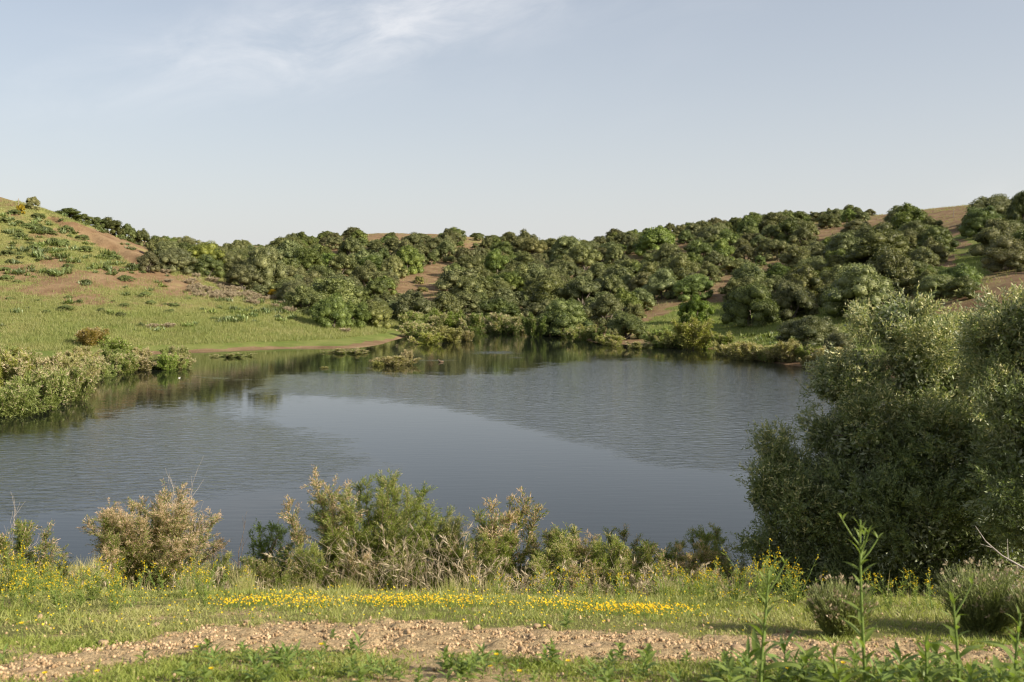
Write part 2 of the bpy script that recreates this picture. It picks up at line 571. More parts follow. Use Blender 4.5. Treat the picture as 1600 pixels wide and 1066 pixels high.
half = axis([(0, 4.6, .045, .045), (4.6, 12, .05, .5), (12, 85, .75, .75), (85, 160, .8, 3), (160, 600, 4, 30)])
GX = np.concatenate([-half[:0:-1], half])
GY = axis([(-80, 3, 12, .3), (3, 4.6, .15, .04), (4.6, 10.6, .04, .04), (10.6, 24, .06, .4), (24, 190, .75, .75), (190, 300, .8, 2.2), (300, 900, 3, 40)])
XX, YY = np.meshgrid(GX, GY, indexing='xy')
x, y = XX.ravel(), YY.ravel()
z = H(x, y)
px, py = proj(x, y, z)

# tan dirt track in front: its two edges as rows of the photograph
EU = ([-300, 0, 200, 330, 480, 600, 850, 1000, 1250, 1700], [1052, 1040, 1006, 982, 974, 976, 984, 992, 1000, 1010])
EL = ([-300, 0, 200, 300, 600, 900, 1200, 1700], [1090, 1070, 1040, 1026, 1022, 1030, 1036, 1042])


def dirt_amount(px, py):
    nz = 14 * perlin(px / 70.0, py / 30.0) + 7 * perlin(px / 22.0 + 9, py / 12.0)
    return sstep(-7, 7, py + nz - np.interp(px, *EU)) * (1 - sstep(-9, 9, py + nz - np.interp(px, *EL)))


near = (y < 24) & (y > 2)
dirt = np.where(near & (y < 12), dirt_amount(px, py), 0)
clod = np.maximum(fbm(x * 7, y * 7, 3), -.15) * .034 + np.maximum(perlin(x * 13, y * 13), 0) * .030 + .012 * perlin(x * 2.2, y * 2.2)
z = z + np.where(near, clod * (0.30 + 1.0 * dirt) * (1 - sstep(9, 14, y)), 0)

ORANGE = [(85, 338), (160, 362), (255, 398), (262, 425), (300, 455), (250, 440), (215, 412), (140, 375)]
BARE = [[(697, 384), (762, 384), (757, 406), (705, 404)], [(615, 440), (690, 408), (733, 420), (700, 445), (650, 480), (600, 470)], [(640, 460), (720, 452), (690, 478), (640, 488)],
        [(925, 500), (1000, 462), (1022, 470), (960, 502)], [(1085, 470), (1140, 440), (1265, 394), (1280, 402), (1200, 438), (1110, 478)],
        [(1230, 370), (1360, 344), (1520, 320), (1520, 340), (1400, 355), (1260, 376)], [(1462, 360), (1530, 335), (1535, 400), (1525, 470), (1470, 430)],
        [(1510, 470), (1620, 420), (1620, 475), (1520, 490)], [(550, 362), (640, 360), (700, 368), (690, 378), (560, 374)], [(800, 372), (960, 374), (950, 388), (800, 386)],
        [(385, 378), (440, 378), (430, 394), (385, 394)]]
GREENP = [[(960, 515), (1060, 480), (1150, 470), (1300, 480), (1300, 520), (1150, 540), (1010, 530)], [(1400, 490), (1620, 495), (1620, 680), (1400, 560)], [(1480, 400), (1530, 340), (1560, 340), (1540, 440)], [(1120, 520), (1420, 480), (1420, 560), (1150, 560)]]
n_big = fbm(x / 11, y / 11, 4)
n_mid = fbm(x / 3.0, y / 3.0, 3)
pxj, pyj = px + 40 * n_big, py + 12 * n_big + 6 * n_mid
grass = np.full(len(x), .46) + .35 * n_big
fresh = np.full(len(x), .25)
nearsoil = np.zeros(len(x))
left = (px < 660) & (y > 80) & (y < 170) & (x < -5)
lo = sstep(470, 500, py + 8 * n_mid)
n_fine = fbm(x / 1.1, y / 1.1, 2)
grass = np.where(left, .60 + .40 * n_big + .35 * n_mid + .3 * n_fine + .45 * lo, grass)
fresh = np.where(left, .62 + .4 * lo + .5 * n_mid, fresh)
for cxp, cyp, rx, ry in [(150, 438, 85, 15), (80, 452, 50, 10), (135, 470, 45, 9), (90, 412, 30, 8), (285, 448, 32, 16), (205, 425, 45, 8), (215, 502, 25, 4), (20, 430, 40, 12), (70, 365, 25, 6)]:
    q = ((px - cxp) / rx) ** 2 + ((py - cyp) / ry) ** 2
    grass = np.where(left, grass - .5 * np.exp(-q * q), grass)
o_ = in_poly(px, py, ORANGE) & (y > 130)
grass = np.where(o_, .42 + .6 * n_big, grass)
fresh = np.where(o_, .12, fresh)
for b_ in BARE:
    q = in_poly(pxj, pyj, b_) & (y > 40)
    grass = np.where(q, .02 + .25 * n_big, grass)
for b_ in GREENP:
    q = in_poly(pxj, pyj, b_) & (y > 40)
    grass = np.where(q, .78 + .3 * n_big, grass)
    fresh = np.where(q, .95, fresh)
shoreband = (y > 30) & (z < .15 + .12 * n_mid)
grass = np.where(shoreband, -.2, grass)
grass = np.where(seg_dist(x, y, GULLY) < 1.0, -.2, grass)
fr = y < 24
grass = np.where(fr, .62 + .3 * fbm(x * 1.2, y * 1.2, 3), grass)
grass = np.where(fr & (py > 1020), .40 + .5 * fbm(x * 1.5, y * 1.5, 3), grass)
grass = np.where(fr, grass - 1.1 * dirt, grass)
fresh = np.where(fr, .6, fresh)
nearsoil = np.where(fr, 1.0, 0)
nx, ny = len(GX), len(GY)
i, j = np.meshgrid(np.arange(ny - 1), np.arange(nx - 1), indexing='ij')
quads = np.stack([i * nx + j, i * nx + j + 1, (i + 1) * nx + j + 1, (i + 1) * nx + j], -1).reshape(-1, 4)
# leave out ground nobody could see under the deep lake? no: the bed stays, one sheet
ground = obj('ground', mesh('ground', np.stack([x, y, z], 1), quads, ground_mat(), True, col=np.clip(np.stack([grass, fresh, nearsoil], 1), -1, 2)))
tag(ground, 'grassy banks and bare reddish slopes around the lake', 'ground', kind='structure')
print('ground', len(x))

# ------------------------------------------------------------------ the lake
wx, wy = np.linspace(-75, 75, 301), np.concatenate([np.linspace(16, 60, 150)[:-1], np.linspace(60, 165, 210)])
XX, YY = np.meshgrid(wx, wy, indexing='xy')
x, y = XX.ravel(), YY.ravel()
px, py = proj(x, y, np.zeros(len(x)))
RIP_FAR = [(395, 612), (430, 590), (520, 586), (600, 588), (700, 592), (800, 588), (860, 574), (930, 563), (1270, 567), (1700, 575), (1700, 800), (1160, 742), (1010, 722), (900, 690), (800, 662), (690, 634), (560, 618), (440, 610)]
RIP_NEAR = [(-500, 700), (60, 672), (200, 650), (330, 645), (400, 660), (520, 690), (610, 728), (520, 752), (330, 782), (150, 800), (-60, 815), (-500, 840)]


def poly_soft(px, py, poly, s):
    a = np.array(poly, float)
    d = np.full(px.shape, 1e9)
    for k in range(len(a)):
        p, q = a[k], a[(k + 1) % len(a)]
        ab = q - p
        t = np.clip(((px - p[0]) * ab[0] + (py - p[1]) * ab[1]) / (ab @ ab), 0, 1)
        d = np.minimum(d, np.hypot((px - p[0] - t * ab[0]) * .35, py - p[1] - t * ab[1]))
    ins = in_poly(px, py, poly)
    return sstep(-s, s, np.where(ins, d, -d))


rip = np.maximum(poly_soft(px, py, RIP_FAR, 16), .95 * poly_soft(px, py, RIP_NEAR, 30))
for (cxp, cyp, rx, ry, am) in [(778, 551, 42, 3.2, .55), (805, 559, 16, 1.6, .6), (775, 530, 42, 1.5, .6), (690, 563, 60, 1.2, .5), (270, 600, 70, 8, .35), (330, 590, 60, 6, .3)]:
    rip = np.maximum(rip, am * np.exp(-((px - cxp) / rx) ** 2 - ((py - cyp) / ry) ** 2))
nx, ny = len(wx), len(wy)
i, j = np.meshgrid(np.arange(ny - 1), np.arange(nx - 1), indexing='ij')
quads = np.stack([i * nx + j, i * nx + j + 1, (i + 1) * nx + j + 1, (i + 1) * nx + j], -1).reshape(-1, 4)
lake = obj('lake_water', mesh('lake_water', np.stack([x, y, 0 * x], 1), quads, water_mat(), True, attr=rip))
tag(lake, 'dark calm lake with wind-rippled patches', 'lake', kind='structure')

# ------------------------------------------------------------------ trees on the slopes
def crown_geo(seed, nl=22, n_leaf=6500, flat=1.0, leaf=.030):
    """lobed rounded crown, about 1 wide and 0.8 tall, standing on z = 0"""
    r = np.random.default_rng(seed)
    A = Acc()
    C, Rd = [], []
    a1, a2, f1, f2 = r.uniform(.05, .28), r.uniform(.05, .22), r.uniform(0, 6), r.uniform(0, 6)
    lift = r.choice([0, 0, .03, .06]) if nl < 40 else 0
    for k in range(nl):
        u = math.sqrt((k + .5) / nl)
        th = k * 2.39996 + r.uniform(-.4, .4)
        rad = u * .37 * r.uniform(.8, 1.15) * (1 + a1 * math.sin(2 * th + f1) + a2 * math.sin(3 * th + f2))
        zc = .14 + lift + (.46 - lift * .6) * math.sqrt(max(0, 1 - u * u)) * r.uniform(.62, 1.2)
        C.append((rad * math.cos(th), rad * math.sin(th), zc))
        Rd.append(r.uniform(.085, .165) * (1.12 - .2 * u))
    # skirt lobes close to the ground and a few small shoots on top
    for k in range(7 if lift < .05 else 4):
        th = k * .9 + r.uniform(0, .6)
        C.append((.36 * math.cos(th), .36 * math.sin(th), .10))
        Rd.append(r.uniform(.09, .14))
    for k in range(5):
        c = C[r.integers(0, nl // 2)]
        C.append((c[0] + r.uniform(-.08, .08), c[1] + r.uniform(-.08, .08), c[2] + r.uniform(.08, .14)))
        Rd.append(r.uniform(.05, .08))
    C, Rd = np.array(C), np.array(Rd)
    V, T = ICO2
    for c, q in zip(C, Rd):
        jit = 1 + .16 * r.normal(size=(len(V), 1))
        A.add(c + V * q * .74 * jit, T=T)
    w = Rd ** 2
    idx = r.choice(len(C), n_leaf, p=w / w.sum())
    d = rand_dirs(r, n_leaf)
    d[:, 2] = np.where(d[:, 2] < -.35, -d[:, 2], d[:, 2])
    # clump the leaves of a lobe into tufts
    tuft = 1 + .16 * np.sin(d[:, 0] * 9 + idx) * np.sin(d[:, 1] * 9 + 2 * idx) * np.sin(d[:, 2] * 9)
    P = C[idx] + d * (Rd[idx] * tuft * r.uniform(.80, 1.12, n_leaf))[:, None]
    ok = P[:, 2] > -.02
    P, d = P[ok], d[ok]
    n = len(P)
    N = unit(d + .55 * r.normal(size=(n, 3)))
    D = unit(np.cross(N, rand_dirs(r, n)) + d * .5)
    Vq, Q = diamonds(P, D, N, leaf * r.uniform(.6, 1.4, n), leaf * .62 * r.uniform(.7, 1.3, n))
    A.add(Vq, Q=Q)
    return A


def trunk_geo(seed):
    r = np.random.default_rng(seed)
    A = Acc()
    for k in range(3):
        th = k * 2.1 + r.uniform(0, 1)
        pts = [(0.02 * math.cos(th), .02 * math.sin(th), -.06), (.03 * math.cos(th), .03 * math.sin(th), .1), (.12 * math.cos(th), .12 * math.sin(th), .28), (.2 * math.cos(th), .2 * math.sin(th), .42)]
        V, Q = tube(pts, [.035, .028, .02, .008], 6)
        A.add(V, Q=Q)
    return A


CROWNS = [crown_geo(100 + k, 16 + 4 * (k % 5), 9000, leaf=.030).mesh('crown', M['crown']) for k in range(14)]
CROWNS_BIG = [crown_geo(200 + k, 44, 18000, leaf=.023).mesh('crown', M['crown']) for k in range(5)]
TRUNKS = [trunk_geo(300 + k).mesh('trunk', M['bark'], True) for k in range(3)]
OLIVE_C, DARK_C, GREEN_C, GREY_C, YEL_C = (1.0, 1.0, 1.0), (.72, .80, .56), (.85, 1.25, .45), (1.08, 1.03, 1.05), (1.25, 1.3, .6)
rt = np.random.default_rng(11)
n_tree = 0
TREE_XY = []


def tree(name, x, y, z, w, h, color, label, cat, group=None, big=False):
    global n_tree
    n_tree += 1
    e = obj(name, None, loc=(x, y, z - .04 * h))
    tag(e, label, cat, group)
    me = (CROWNS_BIG if big else CROWNS)[int(rt.integers(0, 5 if big else 14))]
    rz = rt.uniform(0, 6.28)
    v = rt.uniform(.95, 1.05, 3) * rt.uniform(.82, 1.15)
    obj('crown', me, e, rz=rz, sc=(w * rt.uniform(.85, 1.2), w * rt.uniform(.85, 1.2), h / .78), color=tuple(np.array(color) * v))
    e.children[0].rotation_euler = (rt.normal() * .07, rt.normal() * .07, rz)
    obj('trunk', TRUNKS[n_tree % 3], e, rz=rz, sc=(w, w, h / .78))
    TREE_XY.append((x, y, w))
    return e


def tree_px(name, cxp, base, wpx, hpx, color, label, cat='tree', group=None, big=False, d=None):
    if d is None:
        X, Y, Z = ground_px(cxp, base)
        Y2 = Y + wpx / F * Y * .3
        X, Y = X * Y2 / Y, Y2
    else:
        X, Y = (cxp - 800) / F * d, d
    Z = H1(X, Y)
    zb = EYE - (base - HZ) / F * Y
    return tree(name, X, Y, Z, wpx / F * Y, max(.5, hpx / F * Y + (zb - Z) * (1 if d else 0)), color, label, cat, group, big)


T_ = 'tree'
# trees that stand out in the photograph
for a in [
    ('holm_oak', 50, 328, 30, 22, GREY_C, 'lone dark oak on the left hilltop against the sky', 152),
    ('yellow_bush', 33, 327, 13, 9, (2.6, 1.9, .25), 'small round yellow-flowering bush beside the lone oak on the hilltop', 148),
]:
    tree_px(*a[:7], cat='tree' if 'oak' in a[0] else 'bush', d=a[7])
for k, (cxp, base, wp, hp) in enumerate([(105, 346, 48, 20), (130, 352, 34, 18), (152, 358, 30, 19), (173, 364, 44, 25), (200, 373, 34, 23), (222, 383, 34, 26), (246, 390, 30, 22)]):
    tree_px('skyline_oak', cxp, base, wp, hp, DARK_C, 'dark rounded oak in the row along the left skyline', group='oaks along the left skyline', d=163 + k)
SPECIAL = [
    ('wild_olive_tree', 249, 392, 38, 24, OLIVE_C, 'round olive shrub highest on the bare slope above the gully end', None),
    ('wild_olive_tree', 232, 428, 37, 31, OLIVE_C, 'lone round shrub casting a shadow at the foot of the gully', None),
    ('wild_olive_tree', 273, 428, 62, 40, OLIVE_C, 'broad olive shrub just behind the lone shrub by the gully', None),
    ('mastic_tree', 318, 428, 78, 48, YEL_C, 'bright yellow-green domed tree on the left wooded edge', None),
    ('wild_olive_tree', 292, 395, 40, 22, GREY_C, 'small grey-green tree behind the yellow-green domed tree', None),
    ('wild_olive_tree', 362, 438, 58, 48, OLIVE_C, 'olive tree between the yellow-green tree and the big grey oak', None),
    ('holm_oak', 412, 452, 78, 66, GREY_C, 'large grey-green oak at the end of the left slope', None),
    ('mastic_tree', 520, 514, 62, 54, (.78, .95, .6), 'tall dark green tree shading the grassy spit', None),
    ('mastic_tree', 548, 513, 50, 46, (.85, 1.0, .6), 'second dark green tree on the grassy spit, touching the tallest', None),
    ('mastic_tree', 590, 514, 62, 44, (.9, .92, .65), 'low spreading tree at the tip of the grassy spit', None),
    ('wild_olive_tree', 460, 478, 62, 42, OLIVE_C, 'olive tree in the hollow behind the grassy spit', None),
    ('wild_olive_tree', 1000, 490, 54, 38, (1.0, 1.08, 1.05), 'round blue-grey olive standing clear at the foot of the brown slope', None),
    ('wild_olive_tree', 880, 527, 92, 58, (.95, 1.0, .8), 'wide olive tree overhanging the far water', None),
    ('wild_olive_tree', 980, 532, 82, 44, (.95, 1.02, .75), 'wide olive tree on the far bank above the reeds', None),
    ('mastic_tree', 1087, 508, 54, 44, (.80, 1.15, .42), 'bright green round tree beside the sunny patch of grass', None),
    ('wild_olive_tree', 1172, 512, 92, 70, (.82, .98, .75), 'big dense round olive on the right bank', None),
    ('wild_olive_tree', 1240, 500, 70, 62, OLIVE_C, 'olive tree joined to the right of the big dense round olive', None),
    ('wild_olive_tree', 1088, 470, 62, 40, (.8, 1.0, .65), 'dark green tree behind the bright green round tree', None),
    ('wild_olive_tree', 1035, 470, 62, 48, OLIVE_C, 'tall olive uphill of the round blue-grey olive', None),
    ('wild_olive_tree', 1262, 545, 90, 46, OLIVE_C, 'low pale olive thicket by the right shore', None),
    ('wild_olive_tree', 1310, 560, 66, 40, OLIVE_C, 'low olive shrub partly hidden by the big foreground olive', None),
    ('wild_olive_tree', 1340, 500, 110, 84, OLIVE_C, 'large sunlit olive just above the foreground olive crown', None),
    ('wild_olive_tree', 1270, 438, 70, 34, OLIVE_C, 'olive at the top end of the bare right slope', None),
    ('wild_olive_tree', 1380, 425, 110, 62, DARK_C, 'dark broad olive in the middle of the right hillside', None),
    ('wild_olive_tree', 1320, 412, 90, 46, OLIVE_C, 'olive to the left of the dark broad one on the right hillside', None),
    ('wild_olive_tree', 1465, 400, 66, 44, DARK_C, 'dark olive beside the shaded clearing on the right hill', None),
    ('wild_olive_tree', 1410, 362, 64, 38, OLIVE_C, 'tall olive on the right skyline below the ploughed field', None),
    ('wild_olive_tree', 1340, 372, 60, 28, OLIVE_C, 'round olive below the ploughed field on the right hill', None),
    ('wild_olive_tree', 1535, 372, 66, 46, (.85, .95, .75), 'dense olive at the upper edge of the shaded clearing', None),
    ('wild_olive_tree', 1552, 352, 80, 48, OLIVE_C, 'high olive breaking the skyline at the right of the field', None),
    ('wild_olive_tree', 1600, 356, 60, 56, DARK_C, 'dark olive at the far right of the skyline', None),
    ('wild_olive_tree', 1580, 425, 90, 56, OLIVE_C, 'big olive at the right edge below the shaded clearing', None),
    ('wild_olive_tree', 1590, 385, 80, 40, OLIVE_C, 'olive crown behind the big one at the right edge', None),
    ('wild_olive_tree', 1500, 455, 58, 40, (.85, 1.0, .7), 'round olive at the left of the brown bank', None),
    ('wild_olive_tree', 1425, 450, 70, 40, OLIVE_C, 'pale olive uphill of the foreground olive top', None),
    ('wild_olive_tree', 1465, 470, 80, 40, GREY_C, 'grey olive directly behind the foreground olive top', None),
    ('holm_oak', 1010, 369, 18, 12, DARK_C, 'small flat-topped tree standing up on the far skyline', 262),
]
for a in SPECIAL:
    tree_px(*a[:7], big=a[3] > 55, d=a[7])

# the wood on the slopes: spaced over the land, clear of the bare patches
WOOD = [[(425, 384), (418, 470), (480, 500), (560, 505), (620, 505), (700, 512), (830, 512), (930, 518), (1000, 505), (1060, 468), (1120, 440), (1230, 400), (1290, 372), (1370, 345), (1350, 330),
         (1200, 352), (1060, 360), (900, 377), (700, 366), (600, 362), (450, 378)],
        [(240, 390), (300, 392), (430, 380), (430, 475), (400, 462), (330, 435), (255, 425)],
        [(1130, 478), (1290, 398), (1400, 360), (1460, 362), (1475, 430), (1520, 470), (1500, 500), (1360, 510), (1180, 510)],
        [(1530, 345), (1680, 320), (1680, 420), (1560, 430), (1530, 400)]]
WHERE = ['on the wooded far slope', 'on the wooded edge behind the left hill', 'on the right hillside', 'on the far right hilltop']
gx, gy = [], []
for yy in np.arange(98, 300, 3.0):
    for xx in np.arange(-80, 150, 3.0):
        gx.append(xx + rt.uniform(-1.4, 1.4))
        gy.append(yy + rt.uniform(-1.4, 1.4))
gx, gy = np.array(gx), np.array(gy)
gz = H(gx, gy)
gpx, gpy = proj(gx, gy, gz)
order = np.lexsort((rt.random(len(gx)),))
bare = np.zeros(len(gx), bool)
for b_ in BARE:
    bare |= in_poly(gpx, gpy, b_)
for b_ in GREENP:
    bare |= in_poly(gpx, gpy, b_)
zone_i = np.full(len(gx), -1)
for k, w_ in enumerate(WOOD):
    zone_i[in_poly(gpx, gpy, w_) & (zone_i < 0)] = k
ok = (zone_i >= 0) & ~bare & (gz > .4)
cand = [k for k in rt.permutation(len(gx)) if ok[k]]
pts = np.array(TREE_XY)
chosen = []
for k in cand:
    sp = np.interp(gy[k], [110, 180, 270], [4.0, 5.0, 6.2]) * rt.choice([.55, .75, 1.0, 1.35], p=[.22, .33, .32, .13]) * rt.uniform(.85, 1.15)
    dd = np.hypot(pts[:, 0] - gx[k], pts[:, 1] - gy[k])
    if (dd < (sp * .5 + pts[:, 2] * .42)).any():
        continue
    pts = np.vstack([pts, [gx[k], gy[k], sp * 1.12]])
    chosen.append((k, sp))
print('wood trees', len(chosen))
KINDS = [('wild_olive_tree', OLIVE_C, 'grey-green wild olive'), ('wild_olive_tree', (.98, .98, .82), 'grey-green wild olive'), ('holm_oak', (.9, .88, .8), 'dull green wild olive'),  # wild olives with the shared crowns, named apart as an oak-like kind
         ('mastic_tree', DARK_C, 'dark green mastic tree'), ('mastic_tree', (.82, .9, .5), 'dark green mastic tree'), ('mastic_tree', (.9, 1.08, .6), 'fresh green mastic tree')]
PK = [.27, .21, .21, .13, .12, .06]
TOPS = ([0, 240, 400, 450, 540, 600, 690, 760, 830, 900, 1000, 1060, 1150, 1210, 1350, 1360, 1410, 1500, 1520, 1600, 1700], [300, 372, 386, 374, 364, 367, 360, 374, 368, 375, 360, 357, 344, 334, 329, 332, 323, 315, 306, 300, 295])
BANDS = [(0, 'on the crest of'), (395, 'high on'), (430, 'halfway up'), (470, 'low on')]
COLS = [(0, 'the slope left of the skyline dip'), (420, 'the slope behind the grassy spit'), (560, 'the slope around the orange patches'), (760, 'the middle of the far slope'),
        (900, 'the slope above the blue-grey olive'), (1060, 'the slope above the big dense olive'), (1200, 'the right slope below the ploughed field'), (1330, 'the slope behind the foreground olive'), (1480, 'the hilltop at the far right')]
SIZES = [(0, 'small'), (5.0, 'middling'), (7.0, 'broad')]
pick = lambda tab, v: [t for lim, t in tab if v >= lim][-1]
for k, sp in chosen:
    q = int(rt.choice(6, p=PK))
    nm, c, t = KINDS[q]
    w = sp * rt.uniform(1.08, 1.42)
    h = w * rt.uniform(.56, .8)
    lim = (HZ - np.interp(gpx[k], *TOPS)) / F * gy[k] + EYE - gz[k] + rt.uniform(-.9, 1.6)
    if h > lim:
        if lim < 1.3:
            continue
        w *= max(.6, lim / h)
        h = lim
    lab = f'{pick(SIZES, w)} {t} {pick(BANDS, gpy[k])} {pick(COLS, gpx[k])}'
    tree(nm, gx[k], gy[k], gz[k], w, h, c, lab, T_, 'trees on ' + pick(COLS, gpx[k]))
print('trees', n_tree)

# low shrubs between the trees
ru = np.random.default_rng(64)
okk = np.nonzero((zone_i >= 0) & (gz > .5) & (gpy > 372))[0]
for k in ru.choice(okk, 190, replace=False):
    w = ru.uniform(1.3, 2.8)
    jx, jy = gx[k] + ru.uniform(-1, 1), gy[k] + ru.uniform(-1, 1)
    c = [(1.15, 1.15, 1.0), (.95, 1.1, .7), (1.3, 1.15, .9), (1.0, 1.05, 1.05)][int(ru.integers(0, 4))]
    o = obj('mastic_shrub', CROWNS[int(ru.integers(0, 14))], loc=(jx, jy, H1(jx, jy) - .1), rz=ru.uniform(0, 6), sc=(w * 1.2, w, w * ru.uniform(.6, .95)), color=c)
    tag(o, f'{"tiny" if w < 2 else "small"} shrub between the trees {pick(BANDS, gpy[k])} {pick(COLS, gpx[k])}', 'shrub', 'low shrubs between the trees of the slopes')

# ------------------------------------------------------------------ tamarisks
def sprig_shrub(seed, h, w, nstem=14, nsub=40, n_needle=40000, L=.08, Wn=.009, flower=.3, droop=.15, base_r=.012, top_only=True):
    """feathery shrub: fan of stems, side sprays, fine needle leaves; returns (stems, foliage) accumulators"""
    r = np.random.default_rng(seed)
    S, Fo = Acc(), Acc()
    segP, segD, segT, segF, segLen = [], [], [], [], []
    for k in range(nstem):
        az = k * 2.39996 + r.uniform(-.5, .5)
        tilt = (w * .5) * math.sqrt((k + .4) / nstem) * r.uniform(.7, 1.08)
        hh = h * r.uniform(.78, 1.0) * (1 - .42 * (k / nstem) ** 2.5)
        t = np.linspace(0, 1, 9)
        b0 = np.array([r.normal() * .06 * w, r.normal() * .06 * w, -.08])
        pts = b0 + np.stack([np.cos(az) * tilt * t ** .85, np.sin(az) * tilt * t ** .85, hh * t ** 1.05], 1)
        pts[:, :2] += np.cumsum(r.normal(size=(9, 2)) * .018 * h, 0)
        V, Q = tube(pts, np.linspace(base_r, base_r * .25, 9), 4)
        S.add(V, Q=Q)
        fb = np.clip(flower * r.uniform(.2, 1.9), 0, 1)
        for j in range(nsub):
            tt = r.uniform(.05, 1.0)
            p = np.array([np.interp(tt, t, pts[:, c]) for c in range(3)])
            d = unit(np.gradient(pts, axis=0)[min(8, int(tt * 8))])
            d2 = unit(d * .9 + r.normal(size=3) * .65 + np.array([0, 0, .35]))
            ln = h * r.uniform(.10, .26) * (1.15 - .5 * tt)
            u = np.linspace(0, 1, 4)[:, None]
            br = p + d2 * ln * u + np.array([0, 0, -droop]) * ln * u ** 2
            V, Q = tube(br, [base_r * .3, base_r * .24, base_r * .18, base_r * .1], 3)
            S.add(V, Q=Q)
            for c in range(3):
                segP.append(br[c])
                segD.append(br[c + 1] - br[c])
                segT.append(tt * .6 + .13 * (c + 1))
                segF.append(fb * r.uniform(.6, 1.4))
    segP, segD, segT, segF = map(np.array, (segP, segD, segT, segF))
    idx = r.integers(0, len(segP), n_needle)
    u = r.random(n_needle)[:, None]
    D0 = unit(segD[idx])
    P = segP[idx] + segD[idx] * u + r.normal(size=(n_needle, 3)) * L * .28
    D = unit(D0 + r.normal(size=(n_needle, 3)) * .55)
    N = rand_dirs(r, n_needle)
    V, Q = diamonds(P, D, N, L * r.uniform(.5, 1.3, n_needle), Wn * r.uniform(.6, 1.4, n_needle))
    tint = (r.random(n_needle) < segF[idx] * sstep(.45, .95, segT[idx] + .18 * r.normal(size=n_needle))) * r.uniform(.6, 1, n_needle)
    ok = V.reshape(-1, 4, 3)[:, :, 2].min(1) > -.05
    Fo.add(V, Q=Q[:], a=np.repeat(tint, 4))
    return S, Fo


def shrub_thing(name, meshes, x, y, rz, sc, label, cat, group=None, z=None, color=None):
    e = obj(name, None, loc=(x, y, (H1(x, y) if z is None else z)), rz=rz)
    e.scale = sc
    tag(e, label, cat, group)
    obj('stems', meshes[0], e)
    obj('foliage', meshes[1], e, color=color)
    return e


def build_shrub(mat, *a, smat='stem_brown', **k):
    S, Fo = sprig_shrub(*a, **k)
    return S.mesh('stems', M[smat]), Fo.mesh('foliage', M[mat])


def PXY(px_, d):
    return (px_ - 800) / F * d, d


# the flowering tamarisk at the left and the green pair in the middle of the near bank
TA = build_shrub('tam_pink', 41, 1.85, 2.7, 44, 70, 190000, .05, .0075, 1.5)
TB = build_shrub('tam_green', 42, 2.3, 2.3, 28, 66, 120000, .06, .0075, .3)
TC = build_shrub('tam_green', 43, 1.8, 1.5, 16, 56, 60000, .06, .0075, .4)
TD = build_shrub('tam_pink', 44, 2.15, .9, 8, 34, 22000, .055, .0085, 1.7)
TS = [build_shrub('tam_green' if k % 2 else 'tam_pink', 50 + k, 1.3, .9, 8, 34, 15000, .055, .008, .3 + .25 * (k % 3)) for k in range(5)]
xx, yy = PXY(232, 18.5)
shrub_thing('tamarisk', TA, xx, yy, 0, (1.22, 1.2, 1.02), 'wide pink-flowering tamarisk at the left of the near bank', 'shrub')
xx, yy = PXY(590, 19)
shrub_thing('tamarisk', TB, xx, yy, .5, (1.16, 1.16, 1.0), 'tallest green tamarisk in the middle of the near bank', 'shrub')
xx, yy = PXY(690, 19)
shrub_thing('tamarisk', TC, xx, yy, 1.0, (1, 1, 1), 'lower green tamarisk leaning right beside the tallest one', 'shrub')
xx, yy = PXY(505, 18.6)
shrub_thing('tamarisk', TD, xx, yy, .3, (1.3, 1.3, 1.12), 'thin tamarisk with pale seed plumes left of the tallest one', 'shrub')
TE = build_shrub('fresh', 47, 1.5, 1.2, 9, 26, 9000, .07, .012, 0)
xx, yy = PXY(428, 19.5)
shrub_thing('green_shrub', TE, xx, yy, 0, (1, 1, 1.0), 'small dark green shrub between the two big tamarisks', 'shrub')
r5 = np.random.default_rng(5)
SAP = [(38, 17.5, .95, 'small brownish tamarisk at the left edge of the near bank'), (75, 18, .6, 'tiny tamarisk between the left edge and the pink-flowering one'),
       (783, 18.5, 1.28, 'taller sapling just right of the green tamarisks'), (770, 17, .8, None), (830, 18, .95, None), (866, 18.5, 1.05, None), (893, 17.5, .98, None), (922, 18.2, .95, None), (950, 17.6, .9, None),
       (985, 18.3, 1.0, 'bushy sapling in the middle of the right-hand scrub'), (1010, 17.4, .85, None), (1040, 18.2, .82, None), (1075, 17.6, .86, None), (1100, 18.4, 1.02, 'forked sapling near the foreground olive'), (1125, 17.5, .72, None),
       (1140, 18.3, .6, None), (850, 16.5, .7, None), (905, 16.2, .6, None), (965, 16.4, .66, None), (1055, 16.2, .6, None), (735, 17.0, .8, None), (640, 17.0, .7, None), (560, 16.6, .62, None), (480, 16.6, .7, None), (430, 16.4, .62, None), (395, 16.6, .6, None), (330, 16.6, .6, None), (1110, 16.0, .55, None)]
ORD = 'first second third fourth fifth sixth seventh eighth ninth tenth eleventh twelfth'.split()
sap_order = {z_: sorted(p for p, d, s, l in SAP if l is None and (0 if p < 760 else 1 if p < 960 else 2) == z_) for z_ in range(3)}
for k, (p_, d_, s_, lab) in enumerate(SAP):
    zi_ = 0 if p_ < 760 else 1 if p_ < 960 else 2
    if lab is None:
        lab = f'{ORD[sap_order[zi_].index(p_)]} low tamarisk sapling from the left ' + ['below the green tamarisks', 'in the left half of the right-hand scrub', 'in the scrub nearest the foreground olive'][zi_]
    xx, yy = PXY(p_, d_)
    shrub_thing('tamarisk_sapling', TS[k % 5], xx, yy, r5.uniform(0, 6), (s_ * 1.4, s_ * 1.4, s_ * (1.3 if p_ < 800 else 1.08)), lab or ('low tamarisk sapling among straw left of or below the green tamarisks' if p_ < 760 else 'low tamarisk sapling in the left half of the right-hand scrub' if p_ < 960 else 'low tamarisk sapling in the scrub nearest the foreground olive'), 'shrub', 'tamarisk saplings along the near bank')

